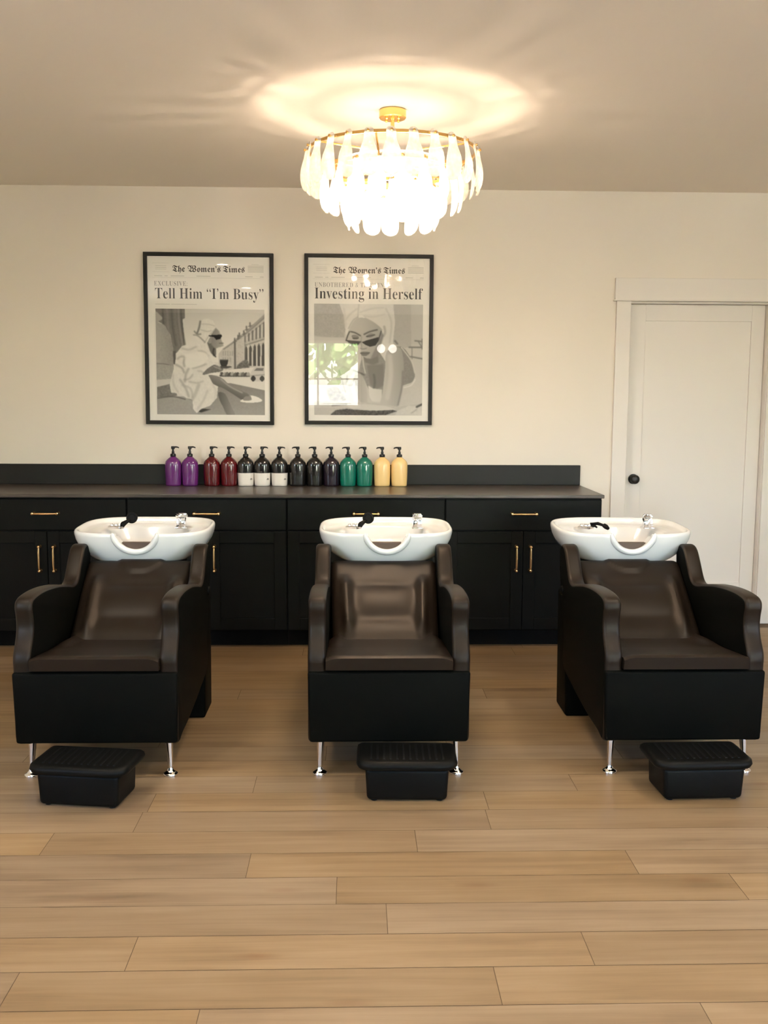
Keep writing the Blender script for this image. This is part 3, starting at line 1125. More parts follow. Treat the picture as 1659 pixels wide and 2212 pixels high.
class Raster:
    """grey print drawn in the units of a tracing; one mesh vertex per sample"""
    def __init__(self, quad, nx, ny):
        (tl, tr, br, bl) = [np.array(p, float) for p in quad]
        u, v = np.meshgrid((np.arange(nx) + .5) / nx, (np.arange(ny) + .5) / ny)
        self.X = (1 - v) * ((1 - u) * tl[0] + u * tr[0]) + v * ((1 - u) * bl[0] + u * br[0])
        self.Y = (1 - v) * ((1 - u) * tl[1] + u * tr[1]) + v * ((1 - u) * bl[1] + u * br[1])
        self.A = np.full((ny, nx), .8)
        self.rng = np.random.default_rng(3)

    def poly(self, pts, g, soft=0, sm=0, grad=None, noise=0, alpha=1.0):
        P = [tuple(p) for p in (catmull(pts, sm) if sm else pts)]
        m = in_poly(P, self.X, self.Y).astype(float)
        if soft:
            m = smooth2(m, soft)
        G = np.full_like(self.A, g)
        if grad:                       # (x0,y0,x1,y1,g1): tone runs from g to g1
            x0, y0, x1, y1, g1 = grad
            d = np.array([x1 - x0, y1 - y0], float)
            tt = np.clip(((self.X - x0) * d[0] + (self.Y - y0) * d[1]) / (d @ d), 0, 1)
            G = g + (g1 - g) * tt
        if noise:
            nz = smooth2(self.rng.normal(0, 1, self.A.shape), 2) * 2.2
            G = G + noise * nz
        m = m * alpha
        self.A = self.A * (1 - m) + G * m

    def line(self, pts, w, g, sm=4, soft=1, alpha=1.0):
        P = [np.array(p) for p in (catmull(pts, sm, False) if len(pts) > 2 else [np.array(q, float) for q in pts])]
        D = np.full(self.A.shape, 1e9)
        for a, b in zip(P, P[1:]):
            d = b - a
            L = d @ d + 1e-9
            tt = np.clip(((self.X - a[0]) * d[0] + (self.Y - a[1]) * d[1]) / L, 0, 1)
            D = np.minimum(D, np.hypot(self.X - a[0] - tt * d[0], self.Y - a[1] - tt * d[1]))
        m = np.clip((w / 2 - D) / 4 + .5, 0, 1) * alpha
        if soft:
            m = smooth2(m, soft)
        self.A = self.A * (1 - m) + g * m

    lift = .12

    def mesh(self, name, x0, x1, z0, z1, y, parent, m):
        A = np.clip(smooth2(self.A, 1), 0, 1)
        A = A + self.lift * 2 * A * (1 - A)
        ny, nx = A.shape
        lin = np.where(A <= .04, A / 12.92, ((A + .055) / 1.055) ** 2.4)
        xs = np.linspace(x0, x1, nx)
        zs = np.linspace(z1, z0, ny)
        Xg, Zg = np.meshgrid(xs, zs)
        co = np.stack([Xg, np.full_like(Xg, y), Zg], -1).reshape(-1, 3)
        idx = np.arange(nx * ny).reshape(ny, nx)
        f = np.stack([idx[:-1, :-1], idx[1:, :-1], idx[1:, 1:], idx[:-1, 1:]], -1).reshape(-1, 4)
        me = bpy.data.meshes.new(name)
        me.vertices.add(len(co)); me.vertices.foreach_set('co', co.ravel())
        me.loops.add(f.size); me.loops.foreach_set('vertex_index', f.ravel())
        me.polygons.add(len(f)); me.polygons.foreach_set('loop_start', np.arange(0, f.size, 4))
        me.update(calc_edges=True)
        ca = me.color_attributes.new('tone', 'FLOAT_COLOR', 'POINT')
        warm = np.array([1.0, .965, .92])
        c4 = np.ones((nx * ny, 4))
        c4[:, :3] = lin.reshape(-1, 1) * warm
        ca.data.foreach_set('color', c4.ravel())
        me.materials.append(m)
        o = bpy.data.objects.new(name, me)
        o.parent = parent
        COL.objects.link(o)
        return o


def picture_busy():
    R = Raster(((218, 710), (1448, 712), (1462, 1893), (243, 1893)), 270, 260)
    R.A[:] = .84
    R.poly([(200, 700), (1470, 700), (1470, 1300), (200, 1300)], .80, grad=(0, 700, 0, 1200, .90))
    # right hand facade
    R.poly([(1455, 745), (1455, 1350), (1180, 1385), (940, 1400), (930, 1210), (985, 1140), (1110, 1055), (1180, 990), (1235, 960)], .74, noise=.03)
    R.poly([(1455, 760), (1455, 800), (1250, 965), (1235, 955), (1300, 890)], .60)
    R.line([(1450, 800), (1245, 975), (990, 1155)], 14, .50)
    R.line([(1450, 845), (1250, 1010)], 8, .45)
    R.line([(1455, 1035), (1230, 1110)], 14, .50)
    R.line([(1455, 1060), (1235, 1130)], 8, .85)
    for k in range(6):
        x = 1440 - k * 42
        yt = 850 + (1440 - x) * .72
        R.line([(x, yt + 10), (x, 1015 + (1440 - x) * .25)], 17, .38)
        R.line([(x - 20, yt + 25), (x - 20, 1010 + (1440 - x) * .25)], 8, .86)
    for k in range(5):
        x = 1435 - k * 48
        R.poly([(x - 15, 1340), (x - 15, 1110 + (1435 - x) * .2), (x, 1075 + (1435 - x) * .2), (x + 15, 1110 + (1435 - x) * .2), (x + 15, 1340)], .30)
        R.line([(x - 25, 1100), (x - 25, 1345)], 8, .84)
    R.line([(1115, 1060), (1120, 1380)], 20, .34)
    R.line([(1228, 970), (1228, 1360)], 10, .50)
    for k in range(9):
        x = 985 + 26 * (k % 5); yy = 1180 + 70 * (k // 5)
        R.line([(x, yy), (x, yy + 45)], 8, .55)
    for x, yy in ((1245, 900), (1284, 860), (1165, 975), (1113, 1035), (1215, 950), (1150, 1000)):
        R.line([(x, yy), (x + 2, yy + 40)], 16, .38)
        R.line([(x - 16, yy + 40), (x + 22, yy + 30)], 10, .42)
    R.poly([(1140, 1400), (1150, 1330), (1250, 1270), (1280, 1390)], .40, sm=4, soft=2, noise=.06)
    # street
    R.poly([(900, 1400), (1455, 1340), (1465, 1620), (1060, 1540), (900, 1480)], .86)
    R.poly([(1290, 1440), (1310, 1390), (1350, 1350), (1420, 1345), (1465, 1350), (1465, 1500), (1300, 1500)], .78, sm=3)
    R.poly([(1330, 1395), (1360, 1362), (1440, 1360), (1440, 1395)], .45)
    R.line([(1300, 1450), (1460, 1435)], 9, .5)
    for x in (1325, 1425):
        R.poly([(x - 28, 1480), (x, 1445), (x + 28, 1480), (x, 1515)], .25, sm=4)
    for k, x in enumerate(range(965, 1280, 30)):
        R.poly([(x - 18, 1450), (x - 10, 1415 + 8 * (k % 2)), (x + 16, 1412), (x + 22, 1450)], [.3, .62, .42][k % 3], sm=3)
        R.line([(x - 14, 1456), (x + 18, 1456)], 10, .25)
    # left: dark column, statue, plinth
    R.poly([(270, 700), (548, 700), (552, 815), (525, 830), (540, 980), (552, 1130), (520, 1160), (430, 1220), (390, 1000), (300, 880), (225, 840), (210, 700)], .44, noise=.02)
    for x, g in ((300, .30), (350, .52), (400, .33), (440, .48), (505, .30), (478, .56)):
        R.line([(x, 705), (x + 14, 900), (x + 50, 1120)], 22, g, soft=2, alpha=.7)
    R.poly([(218, 745), (270, 780), (300, 820), (260, 850), (215, 850)], .66, sm=4, soft=1)
    R.poly([(210, 850), (260, 870), (320, 892), (362, 960), (400, 1060), (425, 1170), (428, 1310), (405, 1480), (225, 1490)], .66, sm=4, noise=.018, grad=(220, 0, 430, 0, .56))
    R.poly([(420, 1180), (450, 1180), (450, 1330), (425, 1330)], .32, soft=1)
    R.line([(225, 1322), (330, 1326), (420, 1350)], 9, .40)
    R.poly([(228, 1330), (418, 1340), (425, 1380), (400, 1492), (230, 1492)], .62, noise=.03)
    # pavement
    R.poly([(238, 1895), (238, 1690), (620, 1690), (930, 1540), (1062, 1532), (1460, 1612), (1470, 1900)], .50, noise=.012, grad=(0, 1560, 0, 1900, .60))
    R.poly([(240, 1505), (380, 1492), (470, 1560), (240, 1590)], .80)
    R.poly([(240, 1585), (420, 1540), (470, 1680), (242, 1710)], .46, noise=.03)
    R.poly([(242, 1700), (560, 1690), (700, 1790), (680, 1895), (242, 1895)], .62, noise=.015)
    R.line([(250, 1710), (420, 1690), (560, 1720)], 12, .36)
    # legs
    R.poly([(930, 1640), (1000, 1648), (1045, 1720), (1085, 1810), (1120, 1895), (1035, 1895), (985, 1800), (945, 1720)], .36, sm=3, grad=(950, 0, 1090, 0, .52))
    R.poly([(825, 1445), (960, 1470), (1060, 1555), (1170, 1610), (1280, 1665), (1222, 1730), (1110, 1665), (960, 1580), (870, 1575), (840, 1520)], .50, sm=3, grad=(1000, 1500, 960, 1600, .36))
    R.line([(960, 1490), (1060, 1570), (1200, 1640)], 16, .66, soft=2, alpha=.8)
    R.poly([(1185, 1742), (1205, 1715), (1300, 1690), (1290, 1668), (1360, 1682), (1425, 1718), (1405, 1742), (1290, 1752)], .93, sm=3)
    R.poly([(1210, 1725), (1240, 1680), (1300, 1690), (1300, 1725)], .52, sm=3)
    R.poly([(690, 1850), (760, 1825), (850, 1830), (740, 1868)], .22, soft=1)
    # robe
    robe = [(448, 1290), (470, 1190), (520, 1125), (620, 1095), (720, 1088), (800, 1090), (838, 1190), (850, 1280), (915, 1330), (960, 1400), (880, 1400), (760, 1440), (820, 1450), (872, 1545),
            (928, 1572), (915, 1700), (840, 1790), (740, 1825), (690, 1875), (650, 1830), (640, 1720), (570, 1705), (500, 1655), (400, 1645), (385, 1560), (412, 1440), (440, 1340)]
    R.poly(robe, .88, noise=.02)
    for ln, w, g in (([(600, 1370), (565, 1440), (555, 1520)], 26, .56), ([(700, 1175), (770, 1185), (818, 1235)], 14, .6), ([(640, 1370), (720, 1350), (790, 1325)], 18, .55),
                     ([(545, 1500), (600, 1490), (640, 1445)], 18, .56), ([(450, 1330), (520, 1370), (545, 1420)], 22, .5), ([(470, 1270), (510, 1240), (560, 1250)], 20, .55), ([(560, 1250), (540, 1300), (548, 1350)], 22, .5),
                     ([(520, 1150), (600, 1165), (680, 1130)], 18, .6), ([(580, 1210), (640, 1200), (700, 1215)], 14, .66), ([(640, 1720), (680, 1640), (710, 1560)], 40, .66), ([(700, 1830), (770, 1720), (810, 1620)], 26, .72),
                     ([(500, 1500), (560, 1590), (600, 1690)], 26, .58), ([(520, 1560), (620, 1600), (640, 1700)], 22, .66), ([(420, 1440), (430, 1560), (480, 1640)], 18, .7), ([(600, 1520), (690, 1535), (760, 1515)], 16, .6),
                     ([(870, 1550), (905, 1630), (890, 1720)], 16, .72), ([(620, 1270), (680, 1290), (740, 1275)], 12, .72), ([(590, 1330), (640, 1320), (700, 1330)], 12, .74), ([(700, 1400), (750, 1410), (770, 1440)], 14, .6)):
        R.line(ln, w, g, soft=4, alpha=.6)
    R.poly([(565, 1210), (700, 1190), (800, 1210), (810, 1270), (740, 1330), (600, 1370), (560, 1300)], .93, sm=4, soft=3, alpha=.8)
    # neck, face, turban
    R.poly([(800, 1080), (850, 1020), (905, 1120), (905, 1220), (880, 1240), (840, 1190)], .38, soft=1)
    R.poly([(830, 1040), (850, 985), (900, 920), (935, 950), (955, 990), (962, 1050), (990, 1118), (960, 1130), (935, 1135), (895, 1150), (855, 1110)], .50, soft=1, grad=(860, 0, 980, 0, .62))
    R.poly([(795, 1040), (845, 1000), (850, 1080), (820, 1090)], .55, sm=4)
    R.poly([(638, 1010), (660, 970), (700, 930), (715, 870), (760, 825), (820, 818), (868, 838), (905, 912), (850, 990), (800, 1092), (740, 1085), (690, 1060)], .88, noise=.02)
    for ln, w, g in (([(725, 850), (712, 920), (690, 980)], 22, .36), ([(650, 1000), (700, 1010), (780, 1080)], 16, .52), ([(740, 880), (820, 880), (890, 900)], 10, .70), ([(730, 940), (800, 960), (850, 950)], 12, .7),
                     ([(660, 960), (690, 990), (730, 990)], 18, .45), ([(770, 1090), (830, 1000), (900, 920)], 8, .6)):
        R.line(ln, w, g, soft=1, alpha=.8)
    R.poly([(818, 1002), (965, 992), (970, 1010), (950, 1042), (905, 1052), (880, 1022), (820, 1012)], .12)
    R.line([(940, 1090), (985, 1088)], 8, .3)
    R.line([(880, 1150), (870, 1200), (900, 1240)], 14, .2)
    # arm, cup, saucer
    R.poly([(752, 1445), (790, 1390), (850, 1345), (900, 1330), (985, 1372), (960, 1405), (860, 1420)], .44, sm=3, noise=.03)
    R.line([(880, 1350), (960, 1380)], 8, .68)
    R.line([(900, 1335), (975, 1365)], 7, .66)
    R.poly([(950, 1345), (1070, 1345), (1085, 1355), (1020, 1372), (960, 1368)], .30)
    R.poly([(945, 1272), (1042, 1272), (1038, 1310), (1020, 1348), (965, 1348), (948, 1310)], .20)
    R.line([(950, 1274), (1038, 1274)], 6, .5)
    R.poly([(810, 1440), (880, 1425), (960, 1430), (940, 1445)], .92)
    return R


def picture_herself():
    R = Raster(((205, 638), (1430, 655), (1410, 1900), (195, 1900)), 270, 280)
    R.A[:] = .70
    R.lift = .24
    R.poly([(180, 620), (485, 640), (545, 760), (560, 900), (540, 1020), (330, 1020), (180, 1040)], .60, noise=.02)
    R.poly([(180, 1000), (560, 1040), (700, 1400), (560, 1750), (180, 1760)], .72, soft=3)
    R.poly([(1100, 650), (1295, 655), (1290, 1130), (1180, 1140), (1080, 1080)], .62, noise=.01)
    R.poly([(1295, 655), (1440, 655), (1430, 1100), (1290, 1100)], .67)
    for ln, w in (([(1270, 1130), (1420, 1132)], 20), ([(1335, 1058), (1420, 1068)], 18), ([(1285, 1235), (1420, 1260)], 18), ([(1300, 1130), (1300, 1260)], 10), ([(1370, 1060), (1410, 1130)], 14), ([(1415, 1040), (1415, 1150)], 14), ([(1110, 1060), (1135, 1090)], 24)):
        R.line(ln, w, .42)
    # towel tail and turban
    R.poly([(960, 900), (1010, 980), (1090, 1080), (1085, 1180), (1010, 1290), (975, 1345), (945, 1330), (930, 1270), (935, 1150)], .80, sm=3, noise=.01)
    R.poly([(490, 645), (700, 630), (960, 640), (1092, 655), (1112, 850), (1085, 1090), (1010, 1080), (985, 990), (960, 930), (900, 870), (800, 815), (700, 800), (640, 850), (600, 930), (560, 1010), (545, 800)], .80, noise=.012)
    for ln, w, g in (([(710, 640), (700, 720), (695, 790)], 12, .62), ([(730, 780), (820, 830), (900, 880), (965, 935)], 12, .55), ([(720, 740), (850, 700), (980, 690)], 16, .70), ([(760, 780), (880, 790), (1000, 760)], 14, .72),
                     ([(560, 820), (620, 750), (690, 700)], 18, .70), ([(1010, 700), (1070, 850), (1050, 1080)], 22, .70), ([(590, 920), (640, 830), (700, 790)], 12, .55), ([(985, 1000), (1000, 960), (990, 900)], 26, .58),
                     ([(540, 700), (560, 900)], 24, .74), ([(960, 1240), (990, 1300), (965, 1340)], 14, .6)):
        R.line(ln, w, g, soft=2, alpha=.85)
    R.poly([(700, 790), (730, 770), (775, 800), (740, 812)], .84, sm=3)
    # shoulders, chest, back
    R.poly([(745, 1180), (930, 1180), (1000, 1290), (1080, 1150), (1180, 1120), (1270, 1220), (1325, 1380), (1330, 1460), (1290, 1530), (1200, 1560), (1150, 1700), (950, 1700), (830, 1640), (765, 1500), (700, 1400), (735, 1260)], .50, sm=2, noise=.015, grad=(760, 0, 1300, 0, .46))
    R.poly([(745, 1200), (915, 1180), (925, 1300), (860, 1330), (770, 1300)], .40, soft=3)
    R.poly([(790, 1330), (980, 1320), (985, 1560), (900, 1600), (830, 1560)], .42, soft=4)
    R.line([(870, 1440), (880, 1520), (870, 1590)], 24, .34, soft=3)
    R.line([(745, 1230), (755, 1330), (775, 1420)], 9, .80)
    R.line([(1180, 1130), (1290, 1280), (1330, 1420)], 9, .80)
    R.poly([(805, 1560), (860, 1595), (960, 1605), (955, 1745), (850, 1740), (820, 1690)], .80, soft=1, grad=(800, 0, 960, 0, .74))
    R.poly([(1190, 1560), (1270, 1545), (1340, 1490), (1415, 1520), (1415, 1790), (1250, 1800), (1150, 1800)], .70, noise=.01, soft=1)
    R.line([(1200, 1585), (1290, 1555), (1335, 1490)], 9, .84)
    # big supporting arm
    R.poly([(1010, 1190), (1090, 1130), (1175, 1150), (1205, 1280), (1205, 1420), (1190, 1560), (1160, 1700), (1110, 1820), (945, 1790), (965, 1650), (985, 1480), (1000, 1330)], .66, sm=3, grad=(1000, 0, 1200, 0, .54))
    R.line([(1050, 1230), (1060, 1450), (1020, 1700)], 50, .72, soft=6, alpha=.8)
    R.line([(1195, 1400), (1185, 1580), (1140, 1780)], 20, .42, soft=3, alpha=.8)
    # face
    R.poly([(560, 1060), (590, 950), (640, 850), (700, 800), (800, 812), (900, 870), (965, 940), (940, 1040), (920, 1140), (890, 1220), (830, 1258), (770, 1245), (735, 1205), (722, 1150), (712, 1080)], .66, sm=2, soft=1, grad=(640, 0, 940, 0, .58))
    R.poly([(900, 1120), (945, 1020), (960, 950), (985, 1000), (940, 1150), (910, 1230), (830, 1262)], .46, soft=3)
    R.line([(615, 955), (665, 968), (722, 1000)], 16, .30)
    R.line([(765, 985), (830, 955), (910, 935)], 18, .32)
    R.poly([(625, 1000), (660, 988), (705, 1010), (690, 1040), (640, 1040)], .44, sm=3)
    R.poly([(785, 1005), (830, 975), (885, 985), (850, 1018), (800, 1022)], .46, sm=3)
    R.line([(640, 1030), (700, 1028)], 8, .2); R.line([(790, 1010), (885, 992)], 9, .2)
    R.line([(735, 1010), (728, 1080), (735, 1130)], 12, .52, soft=2)
    R.line([(720, 1140), (750, 1150), (790, 1140)], 10, .42)
    R.poly([(735, 1072), (800, 1050), (928, 1015), (925, 1060), (890, 1110), (830, 1125), (780, 1105), (745, 1080)], .20)
    R.poly([(560, 1052), (640, 1062), (725, 1070), (700, 1110), (640, 1105), (590, 1080)], .24, soft=1)
    R.line([(560, 1058), (580, 1000), (600, 955)], 12, .2)
    R.line([(925, 1050), (940, 1000), (955, 950)], 12, .24)
    R.line([(570, 1056), (725, 1068)], 10, .15)
    R.poly([(715, 1192), (760, 1178), (795, 1180), (830, 1190), (790, 1225), (745, 1225)], .40, sm=3)
    R.line([(720, 1195), (780, 1200), (825, 1190)], 6, .25)
    # left forearm and hand
    R.poly([(640, 1400), (720, 1430), (780, 1540), (795, 1760), (740, 1790), (690, 1700), (660, 1560)], .54, sm=2, soft=1, grad=(650, 0, 800, 0, .66))
    R.poly([(440, 1470), (480, 1380), (530, 1340), (600, 1370), (680, 1390), (700, 1440), (600, 1440), (580, 1520), (640, 1690), (620, 1760), (550, 1745), (500, 1600)], .64, sm=2, soft=1, noise=.015)
    R.line([(570, 1450), (570, 1540), (620, 1560), (650, 1480)], 14, .44)
    R.line([(480, 1390), (550, 1640)], 10, .46)
    R.line([(640, 1390), (720, 1420), (760, 1440)], 18, .34)
    R.poly([(560, 1550), (600, 1480), (650, 1400), (655, 1450), (610, 1540)], .84, sm=2)
    # bowl of berries, book, sheets
    R.poly([(195, 1740), (560, 1740), (900, 1760), (1150, 1800), (1420, 1760), (1420, 1905), (195, 1905)], .66, noise=.015)
    R.poly([(345, 1620), (380, 1590), (450, 1575), (500, 1630), (560, 1720), (480, 1745), (380, 1735)], .52, sm=2, soft=2, noise=.05)
    for k, (x, yy, q) in enumerate(((385, 1668, 20), (425, 1640, 15), (468, 1676, 22), (512, 1702, 17), (432, 1712, 19), (402, 1626, 13), (488, 1642, 14), (455, 1640, 12), (540, 1722, 13))):
        R.poly([(x + q * math.cos(t), yy + q * .85 * math.sin(t)) for t in np.linspace(0, 2 * PI, 13)[:-1]], .34 + .05 * (k % 3), soft=2, alpha=.75)
    R.poly([(380, 1890), (440, 1840), (560, 1825), (820, 1845), (1080, 1835), (1130, 1850), (1000, 1895), (700, 1905), (390, 1905)], .26, noise=.05, soft=1)
    R.poly([(560, 1790), (760, 1770), (1000, 1790), (1120, 1830), (900, 1845), (620, 1830)], .74, soft=1)
    R.line([(400, 1790), (560, 1775)], 18, .42)
    R.poly([(1130, 1850), (1250, 1790), (1415, 1790), (1415, 1905), (1100, 1905)], .74, noise=.02)
    R.line([(1350, 1800), (1412, 1770)], 24, .28)
    R.line([(1290, 1870), (1350, 1830)], 12, .58)
    return R


def poster(name, label, x0, x1, z0, z1, head, kicker, kx, raster, photo_rect, tilt, headfit):
    w, h = x1 - x0, z1 - z0
    t = thing('framed_poster', label, 'poster', ((x0 + x1) / 2, 0, z0), group='framed newspaper posters above the counter')
    t.rotation_euler = (0, tilt, 0)
    fw = .0235
    b = NB()
    yb, yf = -.001, -.030
    hw = w / 2
    box(b, -hw, hw, yf, yb, 0, fw, .002); box(b, -hw, hw, yf, yb, h - fw, h, .002)
    box(b, -hw, -hw + fw, yf, yb, fw - .002, h - fw + .002, .002); box(b, hw - fw, hw, yf, yb, fw - .002, h - fw + .002, .002)
    obj('frame', b, M['frame'], t)
    b = NB(); box(b, -hw + fw - .004, hw - fw + .004, -.016, -.012, fw - .004, h - fw + .004)
    pr = obj('print', b, M['paper'], t)
    iw, ih = w - 2 * fw, h - 2 * fw
    X = lambda u: -iw / 2 + u * iw
    Z = lambda v: fw + (1 - v) * ih
    yt = -.0165
    u0, u1, v0, v1 = photo_rect
    raster.mesh('photograph', X(u0), X(u1), Z(v1), Z(v0), yt, pr, M['photo'])
    text_mesh('masthead', fraktur("The Women") + '’' + fraktur("s Times"), M['ink'], pr, X(.205), X(.795), Z(.092), yt, None, .006)
    text_mesh('headline', head, M['ink'], pr, X(headfit[0]), X(headfit[1]), Z(headfit[2]), yt, headfit[3], -.008)
    text_mesh('kicker', math_bold(kicker), M['ink_light'], pr, X(.053), X(kx), Z(.1765), yt, .040, -.006, 1.12)
    # column rules and blocks of small print beside the masthead
    b = NB()
    q = lambda a0, a1, c, hh: box(b, X(a0), X(a1), yt - .0002, yt + .001, Z(c), Z(c) + hh)
    q(.04, .95, .128, .0009)
    q(.04, .18, .041, .0008); q(.04, .18, .094, .0008)
    for k in range(3):
        q(.065, .155, .058 + .010 * k, .0016)
    for k in range(6):
        q(.82, .95, .054 + .0072 * k, .0022)
    q(.85, .91, .045, .0016)
    for a0, a1 in ((.055, .12), (.14, .165), (.19, .30), (.40, .515), (.80, .86), (.92, .95)):
        q(a0, a1, .119, .0028)
    if kicker.startswith('EXC'):
        for a0, a1 in ((.06, .18), (.19, .30), (.305, .40)):
            q(a0, a1, .289, .0022)
    obj('small_print', b, M['ink_faint'], pr)
    b = NB(); box(b, -hw + fw - .003, hw - fw + .003, -.0225, -.0205, fw - .003, h - fw + .003)
    obj('glazing', b, M['glass'], t)
    return t


poster('busy', 'black framed newspaper poster headed Tell Him I\'m Busy, the left one above the bottles', -2.757, -1.957, 1.287, 2.343,
       math_bold('Tell Him “I’m Busy”').replace('“', '“'), 'EXCLUSIVE:', .325, picture_busy(), (.060, .955, .3155, .962), math.radians(0.25), (.060, .948, .254, .0945))
poster('herself', 'black framed newspaper poster headed Investing in Herself, the right one below the chandelier', -1.763, -.961, 1.290, 2.343,
       math_bold('Investing in Herself'), 'UNBOTHERED & THRIVING:', .665, picture_herself(), (.0475, .948, .2785, .9645), math.radians(0.1), (.052, .945, .2475, .099))


# ================================================================== CHANDELIER
CX, CY = -1.28, -1.689
ch = thing('chandelier', 'round three tiered chandelier of frosted glass drops hanging by a gold rod', 'chandelier', (CX, CY, 0))
b = NB(); lathe(b, [(.058, H - .001), (.0605, H - .004), (.0605, H - .034), (.057, H - .038), (.014, H - .040), (.012, H - .046)], n=40)
cn = obj('ceiling_canopy', b, M['gold'], ch, smooth=35)
b = NB()
for k in range(4):
    a = PI / 4 + k * PI / 2
    lathe(b, [(.006, H - .038), (.007, H - .043), (.004, H - .047), (.0005, H - .048)], .038 * math.cos(a), .038 * math.sin(a), 12)
obj('screws', b, M['gold'], cn, smooth=40)
b = NB(); lathe(b, [(.0085, H - .040), (.0085, 2.38)], n=16); obj('rod', b, M['gold'], ch, smooth=40)
TIERS = [(.385, 2.556, 26, .194), (.305, 2.476, 20, .190), (.205, 2.402, 14, .196)]


def hoop(bm, r, z, w=.004, n=64):
    rings = []
    for i in range(n):
        a = 2 * PI * i / n
        rings.append([((r + dx) * math.cos(a), (r + dx) * math.sin(a), z + dz) for dx, dz in ((-w, -w * 1.6), (w, -w * 1.6), (w, w * 1.6), (-w, w * 1.6))])
    rings.append(rings[0])
    loft(bm, rings, cap0=False, cap1=False)
    bmesh.ops.remove_doubles(bm, verts=bm.verts, dist=1e-6)


b = NB()
for r, z, n, l in TIERS:
    hoop(b, r - .012, z)
for k in range(6):
    a = PI / 6 + k * PI / 3
    d = Vector((math.cos(a), math.sin(a), 0))
    for r, z, n, l in TIERS:
        tube(b, [d * .006 + Vector((0, 0, z + (.0 if r < .38 else .0))), d * (r - .012) + Vector((0, 0, z))], .0045, 8)
for k in range(3):
    a = k * 2 * PI / 3 + .3
    d = Vector((math.cos(a), math.sin(a), 0))
    tube(b, [d * (TIERS[0][0] - .015) + Vector((0, 0, TIERS[0][1])), d * (TIERS[1][0] - .012) + Vector((0, 0, TIERS[1][1]))], .004, 8)
lathe(b, [(.012, 2.575), (.022, 2.57), (.022, 2.54), (.012, 2.535)], n=20)
obj('ring_frame', b, M['gold'], ch, smooth=40)
b = NB(); lathe(b, [(.012, 2.514), (.235, 2.514), (.240, 2.510), (.240, 2.506), (.235, 2.502), (.012, 2.502)], n=48)  # unseen disc added to tame and spread bulb light on the ceiling
o = obj('added_diffuser_disc', b, M['opal'], ch, smooth=40)
o['label'] = 'added frosted disc above the bulbs, softening their glow on the ceiling'


def drop_mesh(l):
    """frosted pear shaped slab of glass, pin hole at the origin, hanging down"""
    P = [(.006, .016), (.014, .0125), (.0195, .005), (.0215, -.008), (.022, -.024), (.024, -.040), (.030, -.058), (.0365, -.076), (.0410, -.097), (.0425, -.120), (.0415, -.141), (.037, -.157), (.028, -.169), (.013, -.1765), (.003, -.178)]
    s = l / .194
    b = NB()
    n = 16
    rings = []
    for k, (w, z) in enumerate(P):
        th = .0042 if 0 < k < len(P) - 1 else .002
        rings.append([(w * math.cos(2 * PI * i / n), th * math.sin(2 * PI * i / n) - .010 * (w * math.cos(2 * PI * i / n) / .04) ** 2 * .6 - .012 * math.sin(max(0, -z) / .178 * PI) + .004, z * s) for i in range(n)])
    loft(b, rings)
    return b


random.seed(11)
for r, z, n, l in TIERS:
    proto = None
    for k in range(n):
        a = 2 * PI * k / n - PI / 2 + (.09 if n == 20 else -.05 if n == 26 else 0)
        if proto is None:
            d = obj('glass_drop', drop_mesh(l), M['drop'], ch, smooth=60)
            proto = d
            b = NB()
            loft(b, [[(q * math.cos(2 * PI * i / 12), y, q * math.sin(2 * PI * i / 12)) for i in range(12)] for q, y in ((.004, .014), (.004, -.006), (.0062, -.0065), (.0058, -.011), (.001, -.012))])
            pin = obj('pin', b, M['gold'], d, smooth=40)
        else:
            d = proto.copy(); COL.objects.link(d); d.parent = ch
            p2 = pin.copy(); COL.objects.link(p2); p2.parent = d
        d.location = (r * math.cos(a), r * math.sin(a), z)
        d.rotation_euler = (random.uniform(-.03, .03), random.uniform(-.025, .025), a + PI / 2 + random.uniform(-.3, .3))

bulb = None
for k in range(9):
    ring_r, zz = (.175, 2.425) if k < 6 else (.09, 2.375)
    a = (k * PI / 3) if k < 6 else (k * 2 * PI / 3 + .4)
    x, y = ring_r * math.cos(a), ring_r * math.sin(a)
    if bulb is None:
        b = NB()
        lathe(b, [(.0005, -.004), (.009, -.004), (.009, .028), (.0005, .028)], n=14)
        sk = obj('socket', b, M['gold'], ch, smooth=40)
        b = NB()
        lathe(b, [(.006, -.004), (.014, -.014), (.0205, -.028), (.021, -.036), (.018, -.047), (.010, -.055), (.001, -.0575)], n=12)
        bulb = obj('bulb', b, M['bulb'], sk, smooth=60)
    else:
        s2 = sk.copy(); COL.objects.link(s2); s2.parent = ch
        c2 = bulb.copy(); COL.objects.link(c2); c2.parent = s2
        sk_cur = s2
    (sk if k == 0 else sk_cur).location = (x, y, zz)

# ================================================================== OTHER LIGHTS OF THE ROOM
for k, (x, y) in enumerate([(x, y) for y in (-3.617, -5.718) for x in (-2.737, -1.29, .157)] + [(-2.95, -2.98), (.28, -2.98)]):
    if k == 0:
        t0 = thing('recessed_downlight', 'small round recessed downlight in the ceiling on the near side of the chandelier', 'ceiling light', (x, y, H), group='recessed downlights in the ceiling')
        b = NB(); loft(b, [circ(0, 0, z, r, 32) for r, z in ((.067, .0), (.068, -.013), (.074, -.014), (.090, -.005), (.092, .0))], cap0=False, cap1=False)
        obj('trim_ring', b, M['trim'], t0, smooth=40)
        b = NB(); loft(b, [circ(0, 0, z, r, 24) for r, z in ((.066, -.0010), (.066, -.0035))])
        obj('lens', b, M['lens'], t0)
    else:
        t1 = dup_tree(t0)
        t1.location = (x, y, H)
        if y > -3 or y < -5:
            for c in t1.children:
                if c.name.startswith('lens'):
                    c.data = c.data.copy()
                    c.data.materials[0] = M['lens_strong' if y > -3 else 'lens_dim']

